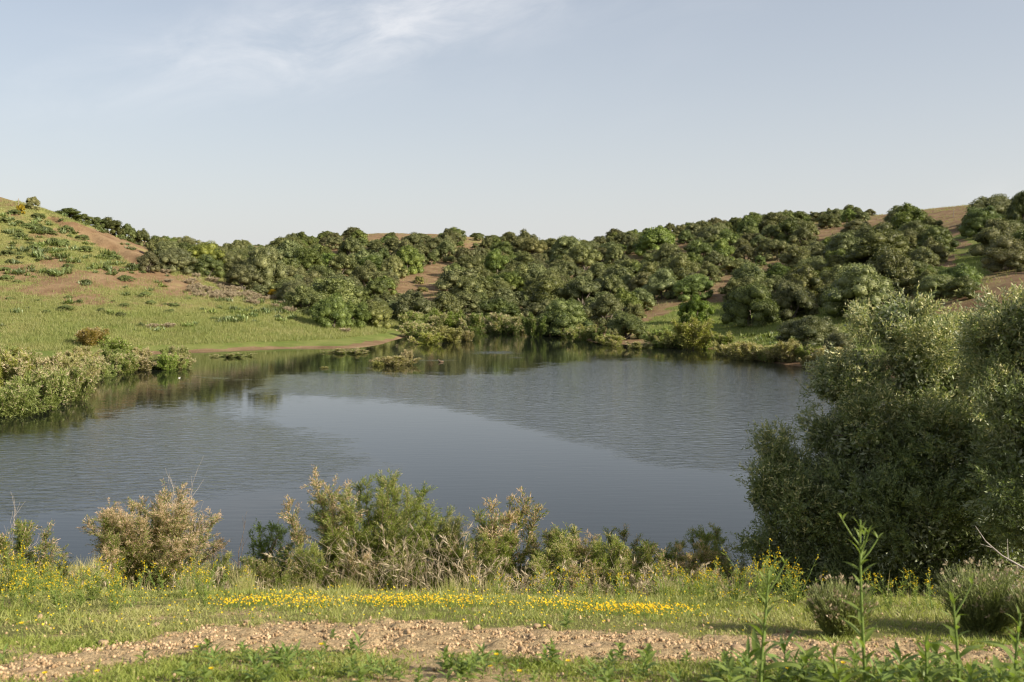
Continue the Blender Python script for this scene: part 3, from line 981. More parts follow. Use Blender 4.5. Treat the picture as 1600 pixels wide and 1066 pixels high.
# dry stalks standing among them
def straw_geo(seed, n, h, w, wd=.0045, lean=.26, plume=False):
    r = np.random.default_rng(seed)
    A = Acc()
    for k in range(n):
        p = np.array([r.normal() * w * .3, r.normal() * w * .3, -.05])
        d = np.array([r.normal() * lean, r.normal() * lean * .6, 1.0])
        hh = h * r.uniform(.4, 1.0)
        t = np.linspace(0, 1, 5)[:, None]
        bend = np.array([r.normal() * .35, r.normal() * .25, -.15]) * hh
        pts = p + unit(d) * hh * t + bend * t ** 2.5
        V, Q = tube(pts, np.linspace(wd, wd * .35, 5), 3)
        A.add(V, Q=Q, a=r.random())
        if plume and r.random() < .6:
            m = 14
            P = pts[-1] + (pts[-2] - pts[-1]) * r.random(m)[:, None] * .7
            V, Q = diamonds(P, unit(pts[-1] - pts[-2]) + r.normal(size=(m, 3)) * .35, rand_dirs(r, m), .09, .012)
            A.add(V, Q=Q, a=.8)
    return A


STRAW = [straw_geo(70 + k, 46, 1.35, .9, plume=k % 2 == 0).mesh('dry_stalks', M['dry']) for k in range(4)]
STRAWS = [straw_geo(80 + k, 60, .75, 1.0, .004, .22, k % 2 == 0).mesh('dry_stalks', M['dry']) for k in range(3)]
for k, (p_, d_, s_, me) in enumerate([(520, 16.5, 1.1, STRAW[0]), (575, 16.8, 1.2, STRAW[1]), (620, 16.4, 1.15, STRAW[2]), (668, 16.8, 1.25, STRAW[3]), (700, 16.3, 1.3, STRAW[0]), (745, 17, 1.1, STRAW[1]), (480, 16.8, .9, STRAW[3])]):
    xx, yy = PXY(p_, d_)
    o = obj('dry_reeds', me, loc=(xx, yy, H1(xx, yy)), rz=1.3 * k, sc=(s_, s_, s_))
    tag(o, f'{ORD[[480, 520, 575, 620, 668, 700, 745].index(p_)]} clump from the left of bent straw stalks before the green tamarisks', 'reeds', 'dry reed clumps before the tamarisks')
for k in range(34):
    p_ = [60, 110, 150, 300, 340, 370, 400, 440][k] if k < 8 else 760 + (k - 8) * 15.5 + r5.uniform(-8, 8)
    d_ = r5.uniform(14.8, 17.8)
    xx, yy = PXY(p_, d_)
    s_ = r5.uniform(.75, 1.25)
    o = obj('dry_grass_tuft', STRAWS[k % 3], loc=(xx, yy, H1(xx, yy)), rz=k, sc=(s_, s_, s_))
    tag(o, 'dry straw tuft left of the green tamarisks on the near bank' if k < 8 else 'dry straw tuft among the saplings on the right of the near bank', 'grass tuft', 'dry straw tufts along the near bank')


GT = []
for k in range(4):
    r_ = np.random.default_rng(95 + k)
    m_ = 170
    P_ = np.stack([r_.normal(size=m_) * .09, r_.normal(size=m_) * .09, np.zeros(m_) - .02], 1)
    D_ = np.stack([r_.normal(size=m_) * .32, r_.normal(size=m_) * .32, np.ones(m_)], 1)
    V_, Q_ = diamonds(P_, D_, rand_dirs(r_, m_), r_.uniform(.18, .62, m_), .008, .3)
    GT.append(mesh('grass_tuft', V_, Q_, M['grass_near'], attr=np.repeat(np.clip(.35 + .4 * r_.normal(size=m_) + .2 * (k - 1), 0, 1), 4)))
for k in range(64):
    p_ = r5.uniform(340, 1160) if k < 50 else r5.uniform(-10, 340)
    d_ = r5.uniform(9.9, 14.5)
    xx, yy = PXY(p_, d_)
    s_ = r5.uniform(.45, .95) * np.interp(d_, [9.9, 14], [.75, 1.3])
    o = obj('grass_tuft', GT[k % 4], loc=(xx, yy, H1(xx, yy)), rz=k, sc=(s_, s_, s_))
    wh_ = 'at the left of the bank' if p_ < 340 else 'below the green tamarisks' if p_ < 760 else 'below the saplings'
    tag(o, f'{["fresh green", "half-dry", "half-dry", "straw-coloured"][k % 4]} tall grass tuft {wh_} behind the golden strip', 'grass tuft', 'tall grass tufts behind the golden strip')


def bare_bush(seed, h, w, n):
    r = np.random.default_rng(seed)
    A = Acc()

    def grow(p, d, ln, rad, lvl):
        t = np.linspace(0, 1, 5)[:, None]
        pts = p + d * ln * t + r.normal(size=(5, 3)) * ln * .03 * t
        V, Q = tube(pts, np.linspace(rad, rad * .5, 5), 4)
        A.add(V, Q=Q)
        if lvl:
            for _ in range(4):
                q = pts[r.integers(1, 5)]
                grow(q, unit(d + r.normal(size=3) * .4 + np.array([0, 0, .25])), ln * r.uniform(.4, .7), rad * .5, lvl - 1)
    for k in range(n):
        grow(np.array([r.normal() * .08, r.normal() * .08, -.05]), unit(np.array([r.normal() * w, r.normal() * w, 1])), h * r.uniform(.5, .75), .012, 2)
    return A


xx, yy = PXY(290, 19)
tag(obj('bare_bush', bare_bush(91, 1.95, .16, 6).mesh('bare_bush', M['twig'], True), loc=(xx, yy, H1(xx, yy))), 'leafless grey twigs rising behind the pink-flowering tamarisk', 'bush')
xx, yy = PXY(18, 18)
tag(obj('bare_bush', bare_bush(92, 1.5, .35, 7).mesh('bare_bush', M['twig'], True), loc=(xx, yy, H1(xx, yy))), 'leafless pale twigs spreading at the left edge of the near bank', 'bush')
xx, yy = PXY(372, 18.5)
tag(obj('bare_bush', bare_bush(93, 1.4, .4, 4).mesh('bare_bush', M['stem_brown'], True), loc=(xx, yy, H1(xx, yy))), 'sparse brown twigs right of the pink-flowering tamarisk', 'bush')

# ------------------------------------------------------------------ shrubs along the far shores
TF = [build_shrub('tam_far', 120 + k, .85, 1.25, 14, 26, 13000, .085, .017, .12 + .2 * k, droop=.2, base_r=.02) for k in range(4)]


LEFTB = 'tamarisks at the left waterline'


def shore_shrub(name, cxp, base, wp, hp, color, label, k, group=None):
    d = EYE * F / (base - HZ)
    x_, y_ = (cxp - 800) / F * d, d + wp / F * d * .25
    zg = max(H1(x_, y_), -.12)
    w_, h_ = wp / F * d / 1.12, hp / F * d / (.92 if group == LEFTB else .74)
    return shrub_thing(name, TF[k % 4], x_, y_, k * 1.7, (w_, w_ * .9, h_), label, 'shrub', group, z=zg, color=color)


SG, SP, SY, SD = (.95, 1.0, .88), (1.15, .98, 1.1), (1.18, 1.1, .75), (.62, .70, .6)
for k, (a) in enumerate([
    (15, 652, 80, 62, SG, 'silvery tamarisk lowest at the left picture edge by the water'), (62, 640, 80, 75, SG, 'grey-green tamarisk second from the left picture edge'), (105, 628, 62, 66, SG, 'grey-green tamarisk at the outer end of the near left thicket'),
    (40, 612, 90, 70, SG, 'tamarisk in the middle of the near left thicket'), (90, 605, 70, 62, SP, 'pinkish tamarisk at the back of the near left thicket'), (8, 612, 70, 72, SY, 'yellowish tamarisk high at the left picture edge'),
    (122, 572, 46, 34, SP, 'brownish shrub behind the near left thicket'), (140, 590, 56, 40, SG, 'olive-green tamarisk at the root of the left point'), (172, 566, 70, 46, (.8, .85, .55), 'tallest dark shrub on the left point with rusty top'),
    (135, 552, 56, 32, (1.15, .78, .55), 'rusty-topped shrub beside the tallest one on the left point'),
    (180, 583, 64, 38, SG, 'round green tamarisk midway along the left point'), (212, 580, 52, 30, SP, 'pinkish tamarisk near the outer end of the left point'), (240, 578, 44, 24, SG, 'low green tamarisk near the tip of the left point'), (270, 577, 34, 20, (1.25, 1.02, 1.3), 'small pink tuft at the tip of the left point'),
    (22, 575, 52, 28, SY, 'low yellowish shrub at the left picture edge on the bank')]):
    shore_shrub('tamarisk', *a, k, LEFTB)
for k, a in enumerate([
    (612, 572, 66, 16, (1.25, 1.02, 1.3), 'low pinkish tamarisk islet in the middle of the far water'), (636, 566, 22, 20, (1.25, 1.02, 1.3), 'taller rusty tuft on the tamarisk islet'), (590, 572, 30, 9, (1.2, 1.05, 1.0), 'left end of the low tamarisk islet'),
    (505, 576, 16, 5, SP, 'tiny tuft in the water below the grassy spit'), (360, 559, 56, 8, SG, 'flat green tamarisk bed off the left shore'), (545, 553, 70, 8, (.8, .9, .5), 'flat dark green weed bed off the grassy spit'),
    (700, 535, 62, 24, SP, 'tall straw-pink reed bed at the inlet'), (728, 533, 26, 16, (1.25, 1.02, 1.3), 'pink tip of the reed bed at the inlet'), (668, 538, 56, 18, SY, 'yellow-green part of the reed bed at the inlet'), (655, 528, 60, 24, SG, 'green shrub at the back of the reed bed'),
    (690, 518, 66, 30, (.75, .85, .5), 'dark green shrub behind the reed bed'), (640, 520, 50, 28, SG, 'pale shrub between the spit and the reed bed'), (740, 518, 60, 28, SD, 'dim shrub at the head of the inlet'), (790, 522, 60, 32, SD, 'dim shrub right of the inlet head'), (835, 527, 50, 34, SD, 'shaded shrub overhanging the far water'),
    (897, 533, 44, 20, SG, 'small tamarisk at the water below the wide far olive'), (958, 540, 56, 16, (1.2, 1.1, 1.0), 'pale reed fringe below the far bank olive'), (1000, 545, 44, 12, SG, 'low fringe of shrubs right of the pale reeds'),
    (1088, 547, 78, 46, (1.15, 1.02, .85), 'rounded brownish tamarisk on the far right shore'), (1040, 544, 50, 12, SG, 'low fringe left of the rounded brownish tamarisk'),
    (1168, 563, 60, 28, (1.25, 1.02, 1.3), 'pink tamarisk at the bend of the right shore'), (1205, 566, 54, 24, SG, 'green tamarisk beside the pink one at the bend'), (1236, 569, 54, 32, (1.25, 1.02, 1.3), 'straw-pink tamarisk right of the green one at the bend'), (1265, 570, 46, 22, SG, 'green tamarisk last before the foreground olive'), (1140, 556, 36, 18, SP, 'small pink tuft left of the bend of the right shore'),
    (1300, 576, 60, 26, SP, 'straw-coloured tamarisk half hidden by the foreground olive')]):
    shore_shrub('shore_tamarisk', *a, k + 2, 'tamarisks and reeds along the far shore')

rl = np.random.default_rng(44)
for k in range(26):
    p_, q_ = -15 + 300 * rl.random() ** 1.5, 0
    lo_, hi_ = np.interp(p_, [0, 120, 150, 290], [575, 570, 560, 566]), np.interp(p_, [0, 110, 140, 290], [655, 628, 592, 576])
    q_ = rl.uniform(lo_, hi_)
    sz_ = rl.uniform(.7, 1.2) * np.interp(q_, [560, 650], [.62, 1.0])
    c_ = [SG, SG, SP, SY, (.85, .95, .6)][k % 5]
    nm_ = ['grey-green', 'grey-green', 'pinkish', 'yellowish', 'dark green'][k % 5]
    shore_shrub('tamarisk', p_, q_, 62 * sz_, 44 * sz_, c_, f'low {nm_} tamarisk filling the {"near left thicket" if p_ < 130 else "left point"} by the water', k, LEFTB)
for k in range(40):
    p_ = rl.uniform(640, 1290)
    b_ = np.interp(p_, [600, 640, 700, 760, 830, 880, 930, 1000, 1120, 1180, 1290], [537, 523, 519, 517, 521, 527, 536, 541, 547, 564, 577])
    sz_ = rl.uniform(.5, 1.1)
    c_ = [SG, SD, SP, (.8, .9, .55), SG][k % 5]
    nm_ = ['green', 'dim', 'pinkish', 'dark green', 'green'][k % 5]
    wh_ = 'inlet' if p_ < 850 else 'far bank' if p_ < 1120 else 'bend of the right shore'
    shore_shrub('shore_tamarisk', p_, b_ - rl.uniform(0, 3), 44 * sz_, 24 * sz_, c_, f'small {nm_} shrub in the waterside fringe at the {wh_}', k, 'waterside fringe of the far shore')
for k in range(76):
    p_, q_ = (rl.uniform(0, 225), rl.uniform(335, 440)) if k < 60 else (rl.uniform(0, 300), rl.uniform(440, 500))
    X, Y, Z = ground_px(p_, q_)
    if Y > 170 or in_poly(np.array([p_]), np.array([q_]), ORANGE)[0]:
        continue
    w_ = rl.uniform(.7, 2.0)
    v_ = rl.uniform(.85, 1.3)
    o = obj('hill_shrub', CROWNS[k % 14], loc=(X, Y, Z - .08), rz=k, sc=(w_ * 1.3, w_ * 1.1, w_ * .55), color=(1.0 * v_, 1.12 * v_, .95 * v_))
    tag(o, f'{"small" if w_ < 1.3 else "wide"} low green cushion shrub {"high on the grassy left hill" if q_ < 390 else "halfway up the grassy left hill" if q_ < 440 else "near the foot of the left hill"}', 'shrub', 'cushion shrubs on the left hill')

# dry heath on the left slope, bluish leaf clumps over the hill
DRYSH = [build_shrub('dry', 140 + k, .6, 1.1, 12, 14, 2600, .11, .03, .2, base_r=.015) for k in range(3)]
rh = np.random.default_rng(21)
HEATH = [(300, 432), (330, 440), (400, 462), (470, 478), (500, 490), (470, 492), (400, 478), (340, 470), (290, 462)]
k = 0
while k < 60:
    p_, q_ = rh.uniform(285, 505), rh.uniform(430, 495)
    if not in_poly(np.array([p_]), np.array([q_]), HEATH)[0]:
        continue
    X, Y, Z = ground_px(p_, q_)
    s_ = rh.uniform(1.0, 1.9)
    shrub_thing('dry_heath', DRYSH[k % 3], X, Y, k, (s_, s_, s_ * .75), 'brownish dry heath bush on the slope below the left wood', 'bush', 'dry heath bushes on the left slope', z=Z)
    k += 1
for p_, q_, s_, lab in [(258, 428, 1.6, 'tan dry bush beside the lone shrub by the gully'), (264, 442, 1.3, 'tan dry bush on the bare soil under the gully'), (265, 512, 1.4, 'purplish dry bush on the green flat'), (240, 513, 1.3, 'dark dry tuft beside the purplish bush on the flat'),
                       (560, 512, 1.8, 'dry bush in front of the trees on the spit'), (540, 520, 1.5, 'second dry bush in front of the trees on the spit')]:
    X, Y, Z = ground_px(p_, q_)
    shrub_thing('dry_bush', DRYSH[0], X, Y, p_, (s_, s_, s_ * .7), lab, 'bush', z=Z)
for p_, q_, s_, lab in [(426, 467, 2.0, 'left of the two yellow broom bushes at the wood edge'), (437, 469, 2.0, 'right of the two yellow broom bushes at the wood edge')]:
    X, Y, Z = ground_px(p_, q_)
    tree('yellow_broom', X, Y, Z, s_, 1.3, (3.0, 2.1, .2), lab, 'bush')


def clump_geo(seed, n=46, L=.5):
    r = np.random.default_rng(seed)
    A = Acc()
    a = r.uniform(0, 6.283, n)
    el = r.uniform(.35, 1.4, n)
    D = np.stack([np.cos(a) * np.cos(el), np.sin(a) * np.cos(el), np.sin(el)], 1)
    P = np.stack([r.normal(size=n) * .17, r.normal(size=n) * .17, np.zeros(n) - .03], 1)
    N = unit(np.cross(np.cross(D, [0, 0, 1.]), D))
    V, Q = diamonds(P, D, N, L * r.uniform(.6, 1.2, n), .13)
    V[2::4, 2] -= .10
    A.add(V, Q=Q)
    return A


CLUMP = [clump_geo(160 + k).mesh('leafy_clump', M['blue_leaf']) for k in range(4)]
k = 0
REG = [('on the upper left hillside', 150, lambda: (rh.uniform(0, 215), rh.uniform(335, 432)), 'leafy clumps on the upper left hillside'),
       ('low on the green flat of the left bank', 26, lambda: (rh.uniform(0, 330), rh.uniform(432, 520)), 'leafy clumps low on the left bank'),
       ('in the dense patch above the grassy spit', 70, lambda: (rh.uniform(330, 470), rh.uniform(468, 506)), 'leafy clumps above the grassy spit'),
       ('on the damp ground of the right shore', 54, lambda: (rh.uniform(1120, 1290), rh.uniform(522, 558)), 'leafy clumps on the right shore')]
for where, n, f, g in REG:
    c = 0
    while c < n:
        p_, q_ = f()
        X, Y, Z = ground_px(p_, q_)
        if Z < .3 or (p_ < 400 and seg_dist(np.array([X]), np.array([Y]), GULLY)[0] < 2):
            c += 1
            continue
        s_ = rh.uniform(.8, 2.3) * (1.0 if q_ < 440 else .8)
        v = rh.uniform(.75, 1.2)
        sh = ['flat', 'domed'][int(s_ > 1.5)]
        o = obj('leafy_clump', CLUMP[k % 4], loc=(X, Y, Z), rz=rh.uniform(0, 6), sc=(s_ * .85, s_ * .85, s_ * rh.uniform(.75, 1.2)), color=(v, v, v * rh.uniform(.6, 1.1)))
        tag(o, f'{sh} blue-green leafy clump {where}', 'plant', g)
        k += 1
        c += 1

# grass over the left hill and the flats: nobody could count it
def grass_field(name, n, xs, ys, test, hmin, hmax, wd, mat, seed, tuft=3, tip=.35, lab=''):
    r = np.random.default_rng(seed)
    x_ = r.uniform(*xs, n)
    y_ = r.uniform(*ys, n)
    z_ = H(x_, y_)
    p_, q_ = proj(x_, y_, z_)
    k_ = test(x_, y_, z_, p_, q_, r)
    x_, y_, z_ = x_[k_], y_[k_], z_[k_]
    m = len(x_)
    x_, y_, z_ = [np.repeat(v, tuft) for v in (x_, y_, z_)]
    m *= tuft
    P = np.stack([x_ + r.normal(size=m) * wd * 3, y_ + r.normal(size=m) * wd * 3, z_ - .02], 1)
    D = unit(np.stack([r.normal(size=m) * .35, r.normal(size=m) * .35, np.ones(m)], 1))
    patch = .5 + .7 * fbm(x_ / 6, y_ / 6, 3)
    Hh = r.uniform(hmin, hmax, m) * (.6 + .6 * np.clip(patch, 0, 1))
    S = unit(np.stack([r.normal(size=m), r.normal(size=m), np.zeros(m)], 1)) * wd * .5
    T = P + D * Hh[:, None]
    V = np.stack([P - S, P + S, T], 1).reshape(-1, 3)
    tint = np.clip(tip * (1.2 - patch) + .25 * r.random(m), 0, 1)
    o = obj(name, mesh(name, V, np.arange(3 * m).reshape(-1, 3), M[mat], attr=np.repeat(tint, 3)))
    tag(o, lab, 'grass', kind='stuff')
    print(name, m)


def left_test(x_, y_, z_, p_, q_, r):
    g = .66 + .40 * fbm(x_ / 11, y_ / 11, 4) + .25 * fbm(x_ / 3, y_ / 3, 3) + .5 * sstep(470, 500, q_)
    for cxp, cyp, rx, ry in [(150, 438, 85, 15), (80, 452, 50, 10), (135, 470, 45, 9), (90, 412, 30, 8), (285, 448, 32, 16), (205, 425, 45, 8), (20, 430, 40, 12)]:
        s = ((p_ - cxp) / rx) ** 2 + ((q_ - cyp) / ry) ** 2
        g = g - .55 * np.exp(-s * s)
    vis = (p_ > -60) & (p_ < 650) & (q_ > 315) & (z_ > .5) & ~in_poly(p_, q_, ORANGE)
    return vis & (r.random(len(x_)) < np.clip(g, .08, 1)) & (r.random(len(x_)) < np.interp(y_, [90, 160], [1, .6]))


grass_field('hill_grass', 210000, (-85, -8), (60, 160), left_test, .18, .55, .045, 'grass_hill', 31, 3, .55, 'sunlit grass over the left hill and grassy spit')


def slope_test(x_, y_, z_, p_, q_, r):
    return (z_ > .6) & (p_ > 380) & (p_ < 1640) & (r.random(len(x_)) < np.clip(.45 + .8 * fbm(x_ / 4, y_ / 4, 3), .05, 1))


grass_field('slope_grass', 70000, (-60, 130), (100, 270), slope_test, .15, .5, .06, 'grass_hill', 33, 3, .9, 'dry and green grass between the trees of the far slopes')


def right_test(x_, y_, z_, p_, q_, r):
    ins = np.zeros(len(x_), bool)
    for b_ in GREENP:
        nb = fbm(x_ / 11, y_ / 11, 4)
        ins |= in_poly(p_ + 40 * nb, q_ + 12 * nb + 6 * fbm(x_ / 3, y_ / 3, 3), b_)
    return ins & (z_ > .4)


grass_field('shore_grass', 60000, (8, 60), (75, 150), right_test, .15, .4, .045, 'grass_hill', 32, 3, .1, 'green grass on the right shore and clearing')

# ------------------------------------------------------------------ the big olives at the right
def near_olive(seed, lobes, n_twig, base, leaf=.074):
    """lobes: (px, py, d, rpx). twigs of narrow leaves cover the lobes; limbs run from the base into every lobe"""
    r = np.random.default_rng(seed)
    C = np.array([W(a, b, d) for a, b, d, q in lobes])
    Rd = np.array([q / F * d for a, b, d, q in lobes])
    # each lobe carries sub-lobes so that the outline breaks up
    C2, R2 = [], []
    for c, q in zip(C, Rd):
        for _ in range(9):
            dd = unit(r.normal(size=3) + np.array([0, -.25, .35]))
            C2.append(c + dd * q * r.uniform(.5, 1.02))
            R2.append(q * r.uniform(.20, .44))
    C2, R2 = np.array(C2), np.array(R2)
    A, L_ = Acc(), Acc()
    w = R2 ** 2
    n = n_twig
    nc = n // 11
    ci = r.choice(len(C2), nc, p=w / w.sum())
    cd = rand_dirs(r, nc)
    cpos = C2[ci] + cd * (R2[ci] * r.uniform(.45, 1.12, nc))[:, None]
    own = r.integers(0, nc, n)
    idx, d = ci[own], cd[own]
    P = cpos[own] + r.normal(size=(n, 3)) * .075
    par = idx // 9
    out = unit(P - C[par])
    cj = r.normal(size=(nc, 3)) * .35
    T = unit(out * .6 + d * .5 + cj[own] + r.normal(size=(n, 3)) * .26 + np.array([0, 0, .25]))
    ln = r.uniform(.14, .34, n)
    nl = 13
    tw = np.repeat(np.arange(n), nl)
    t = np.tile(np.linspace(.05, 1, nl), n) + r.normal(size=n * nl) * .02
    base_p = P[tw] + T[tw] * (ln[tw] * t)[:, None]
    side = rand_dirs(r, n * nl)
    side = unit(side - (side * T[tw]).sum(1)[:, None] * T[tw])
    D = unit(T[tw] * .75 + side * .8)
    N = unit(np.cross(D, np.cross(T[tw], D)) + .35 * r.normal(size=(n * nl, 3)))
    size = leaf * r.uniform(.6, 1.25, n * nl)
    V, Q = diamonds(base_p, D, N, size, size * .28, .5)
    # cream buds toward the top; sunlit top brightness is painted into this tint
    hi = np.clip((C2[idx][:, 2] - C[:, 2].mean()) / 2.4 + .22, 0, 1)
    bud_sunlit = ((r.random(nc) < .9)[own] & (r.random(n) < .85 * hi))[tw] & (r.random(n * nl) < .5)
    A.add(V, Q=Q, a=np.repeat(bud_sunlit * r.uniform(.5, 1, n * nl), 4))
    # inner leaves close the crown
    m = n * 3
    i2 = r.integers(0, len(C), m)
    P2 = C[i2] + rand_dirs(r, m) * (Rd[i2] * r.uniform(.15, .68, m))[:, None]
    V, Q = diamonds(P2, rand_dirs(r, m), rand_dirs(r, m), r.uniform(.08, .14, m), r.uniform(.03, .055, m))
    A.add(V, Q=Q)
    bx, by, bz = base
    b0 = np.array([bx, by, bz - .15])
    for c, q in zip(C, Rd):
        t = np.linspace(0, 1, 8)[:, None]
        mid = b0 * .45 + c * .55 + np.array([r.normal() * .15, r.normal() * .15, -.25])
        pts = b0 * (1 - t) ** 2 + 2 * t * (1 - t) * mid + c * t ** 2 + r.normal(size=(8, 3)) * .03 * t
        Vt, Qt = tube(pts, np.linspace(.085, .02, 8) * r.uniform(.7, 1.2), 7)
        L_.add(Vt, Q=Qt)
        for _ in range(5):
            e = c + rand_dirs(r, 1)[0] * q * .8
            k0 = pts[r.integers(4, 8)]
            Vt, Qt = tube([k0, (k0 + e) / 2 + r.normal(size=3) * .05, e], [.022, .014, .005], 5)
            L_.add(Vt, Q=Qt)
    pts = [b0 + (0, 0, -.1), b0 + (.03, 0, .25), b0 + (.05, .02, .6)]
    Vt, Qt = tube(pts, [.24, .19, .15], 9)
    L_.add(Vt, Q=Qt)
    return A, L_


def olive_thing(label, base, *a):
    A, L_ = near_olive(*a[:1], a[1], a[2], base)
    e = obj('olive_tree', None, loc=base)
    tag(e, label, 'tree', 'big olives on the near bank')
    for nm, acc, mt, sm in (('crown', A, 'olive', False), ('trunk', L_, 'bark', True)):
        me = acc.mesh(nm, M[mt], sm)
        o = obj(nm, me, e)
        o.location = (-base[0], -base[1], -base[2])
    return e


def base_at(p_, d_):
    x_, y_ = PXY(p_, d_)
    return (x_, y_, H1(x_, y_))


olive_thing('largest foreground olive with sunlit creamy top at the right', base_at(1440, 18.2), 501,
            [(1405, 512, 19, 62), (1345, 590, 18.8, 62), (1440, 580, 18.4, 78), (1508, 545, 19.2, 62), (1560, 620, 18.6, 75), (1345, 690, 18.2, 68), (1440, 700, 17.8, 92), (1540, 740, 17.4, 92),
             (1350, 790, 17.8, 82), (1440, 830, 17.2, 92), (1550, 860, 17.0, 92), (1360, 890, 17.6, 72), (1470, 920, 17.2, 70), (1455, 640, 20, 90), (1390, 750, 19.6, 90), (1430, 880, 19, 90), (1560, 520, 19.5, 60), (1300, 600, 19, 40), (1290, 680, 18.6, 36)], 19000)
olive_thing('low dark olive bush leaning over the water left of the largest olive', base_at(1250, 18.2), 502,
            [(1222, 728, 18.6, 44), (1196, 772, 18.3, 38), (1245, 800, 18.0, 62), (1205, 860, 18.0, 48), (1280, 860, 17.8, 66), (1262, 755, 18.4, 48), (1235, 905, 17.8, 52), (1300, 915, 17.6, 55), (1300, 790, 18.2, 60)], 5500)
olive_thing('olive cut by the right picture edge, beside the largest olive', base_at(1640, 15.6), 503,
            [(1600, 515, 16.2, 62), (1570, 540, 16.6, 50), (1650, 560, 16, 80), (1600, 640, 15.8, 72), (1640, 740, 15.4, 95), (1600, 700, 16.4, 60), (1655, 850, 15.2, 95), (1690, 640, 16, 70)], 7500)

# bare branches poking in at the right edge
def branch(name, pl, rad, label, d0, side):
    P = np.array([W(*p) for p in pl])
    A = Acc()
    V, Q = tube(P, rad, 6)
    A.add(V, Q=Q)
    e = obj(name, A.mesh('branch', M['twig'], True))
    for a, b in side:
        B = Acc()
        V, Q = tube([W(*a), W(*b)], [.006, .002], 4)
        B.add(V, Q=Q)
        obj('twig', B.mesh('twig', M['twig'], True), e)
    tag(e, label, 'branch')


branch('bare_branch', [(1722, 960, 11.6), (1660, 925, 11.7), (1600, 888, 11.8), (1565, 868, 11.9), (1540, 846, 12), (1524, 822, 12.1)], [.02, .018, .014, .011, .008, .003], 'upper bare grey branch curving in at the right edge', 11, [((1575, 873, 11.9), (1574, 842, 12)), ((1550, 856, 12), (1532, 850, 12))])
branch('bare_branch', [(1735, 975, 10.8), (1660, 935, 10.9), (1600, 918, 11), (1575, 914, 11), (1558, 910, 11.1)], [.018, .016, .013, .010, .004], 'lower bare pinkish branch poking in at the right edge', 11, [((1590, 916, 11), (1578, 905, 11.1))])

# ------------------------------------------------------------------ the near bank: herbs, flowers, stones
rf = np.random.default_rng(77)


def near_scatter(n, rows, seed, cols=(-80, 1680), prob=None, ys=(4.4, 13.5), over=6):
    """points on the near ground, spread evenly in the ground plane between two sight-line rows"""
    r = np.random.default_rng(seed)
    y_ = r.uniform(*ys, n * over)
    xm = .56 * ys[1]
    x_ = r.uniform(-xm, xm, n * over)
    z_ = H(x_, y_)
    p_, q_ = proj(x_, y_, z_)
    k_ = (p_ > cols[0]) & (p_ < cols[1]) & (q_ > rows[0]) & (q_ < rows[1])
    if prob is not None:
        k_ &= r.random(n * over) < prob(x_, y_, p_, q_)
    k_ = np.nonzero(k_)[0][:n]
    return x_[k_], y_[k_], z_[k_], p_[k_], q_[k_], r


def blades(x_, y_, z_, r, hmin, hmax, wd, mat, name, lab, tip=.3, per=5, lean=.45, scale=None):
    m = len(x_) * per
    hs = np.ones(len(x_)) if scale is None else scale
    x_, y_, z_, hs = [np.repeat(v, per) for v in (x_, y_, z_, hs)]
    P = np.stack([x_ + r.normal(size=m) * .03, y_ + r.normal(size=m) * .03, z_ - .01], 1)
    D = unit(np.stack([r.normal(size=m) * lean, r.normal(size=m) * lean, np.ones(m)], 1))
    Hh = r.uniform(hmin, hmax, m) * hs
    V, Q = diamonds(P, D, rand_dirs(r, m), Hh, wd * r.uniform(.6, 1.3, m), .35)
    tint = np.clip(tip + .35 * fbm(x_ * .9, y_ * .9, 2) + .3 * r.normal(size=m) * tip, 0, 1)
    o = obj(name, mesh(name, V, Q, M[mat], attr=np.repeat(tint, 4)))
    tag(o, lab, 'grass', kind='stuff')


# herb layer of the strip behind the dirt track
x_, y_, z_, p_, q_, r = near_scatter(20000, (880, 1045), 601, prob=lambda x, y, p, q: (1 - dirt_amount(p, q)) * np.clip(.75 + .5 * fbm(x * .8, y * .8, 2), .15, 1) * (q < np.interp(p, *EU) + 6))
blades(x_, y_, z_, r, .02, .10, .0065, 'grass_near', 'bank_grass', 'grass and herbs on the strip behind the dirt track', .3, 9, .8, np.clip(.8 + 1.0 * fbm(x_ * 1.1, y_ * 1.1, 3), .3, 2.0))
# sparser short herb layer in front of the track and stray tufts on it
x_, y_, z_, p_, q_, r = near_scatter(5200, (1000, 1100), 602, prob=lambda x, y, p, q: (1 - dirt_amount(p, q)) * np.clip(.45 + 1.1 * fbm(x * 1.3, y * 1.3, 2), .02, 1), ys=(4.4, 6.8), over=12)
blades(x_, y_, z_, r, .015, .06, .007, 'grass_near', 'verge_grass', 'short green herbs in front of the dirt track', .05, 10, 1.0)
# scrub grass down the bank to the water
r = np.random.default_rng(603)
y_ = 11.2 + 12.2 * r.random(24000) ** .9
x_ = r.uniform(-13, 11, 24000)
k_ = r.random(24000) < np.clip(.35 + 1.1 * fbm(x_ * .5, y_ * .5, 3), .04, 1)
x_, y_ = x_[k_], y_[k_]
z_ = H(x_, y_)
blades(x_, y_, z_, r, .10, .46, .010, 'grass_near', 'waterside_grass', 'rank grass on the bank down to the near waterline', .8, 5, .45, np.clip(.75 + 1.1 * fbm(x_ * .6 + 3, y_ * .6, 3), .35, 1.7))

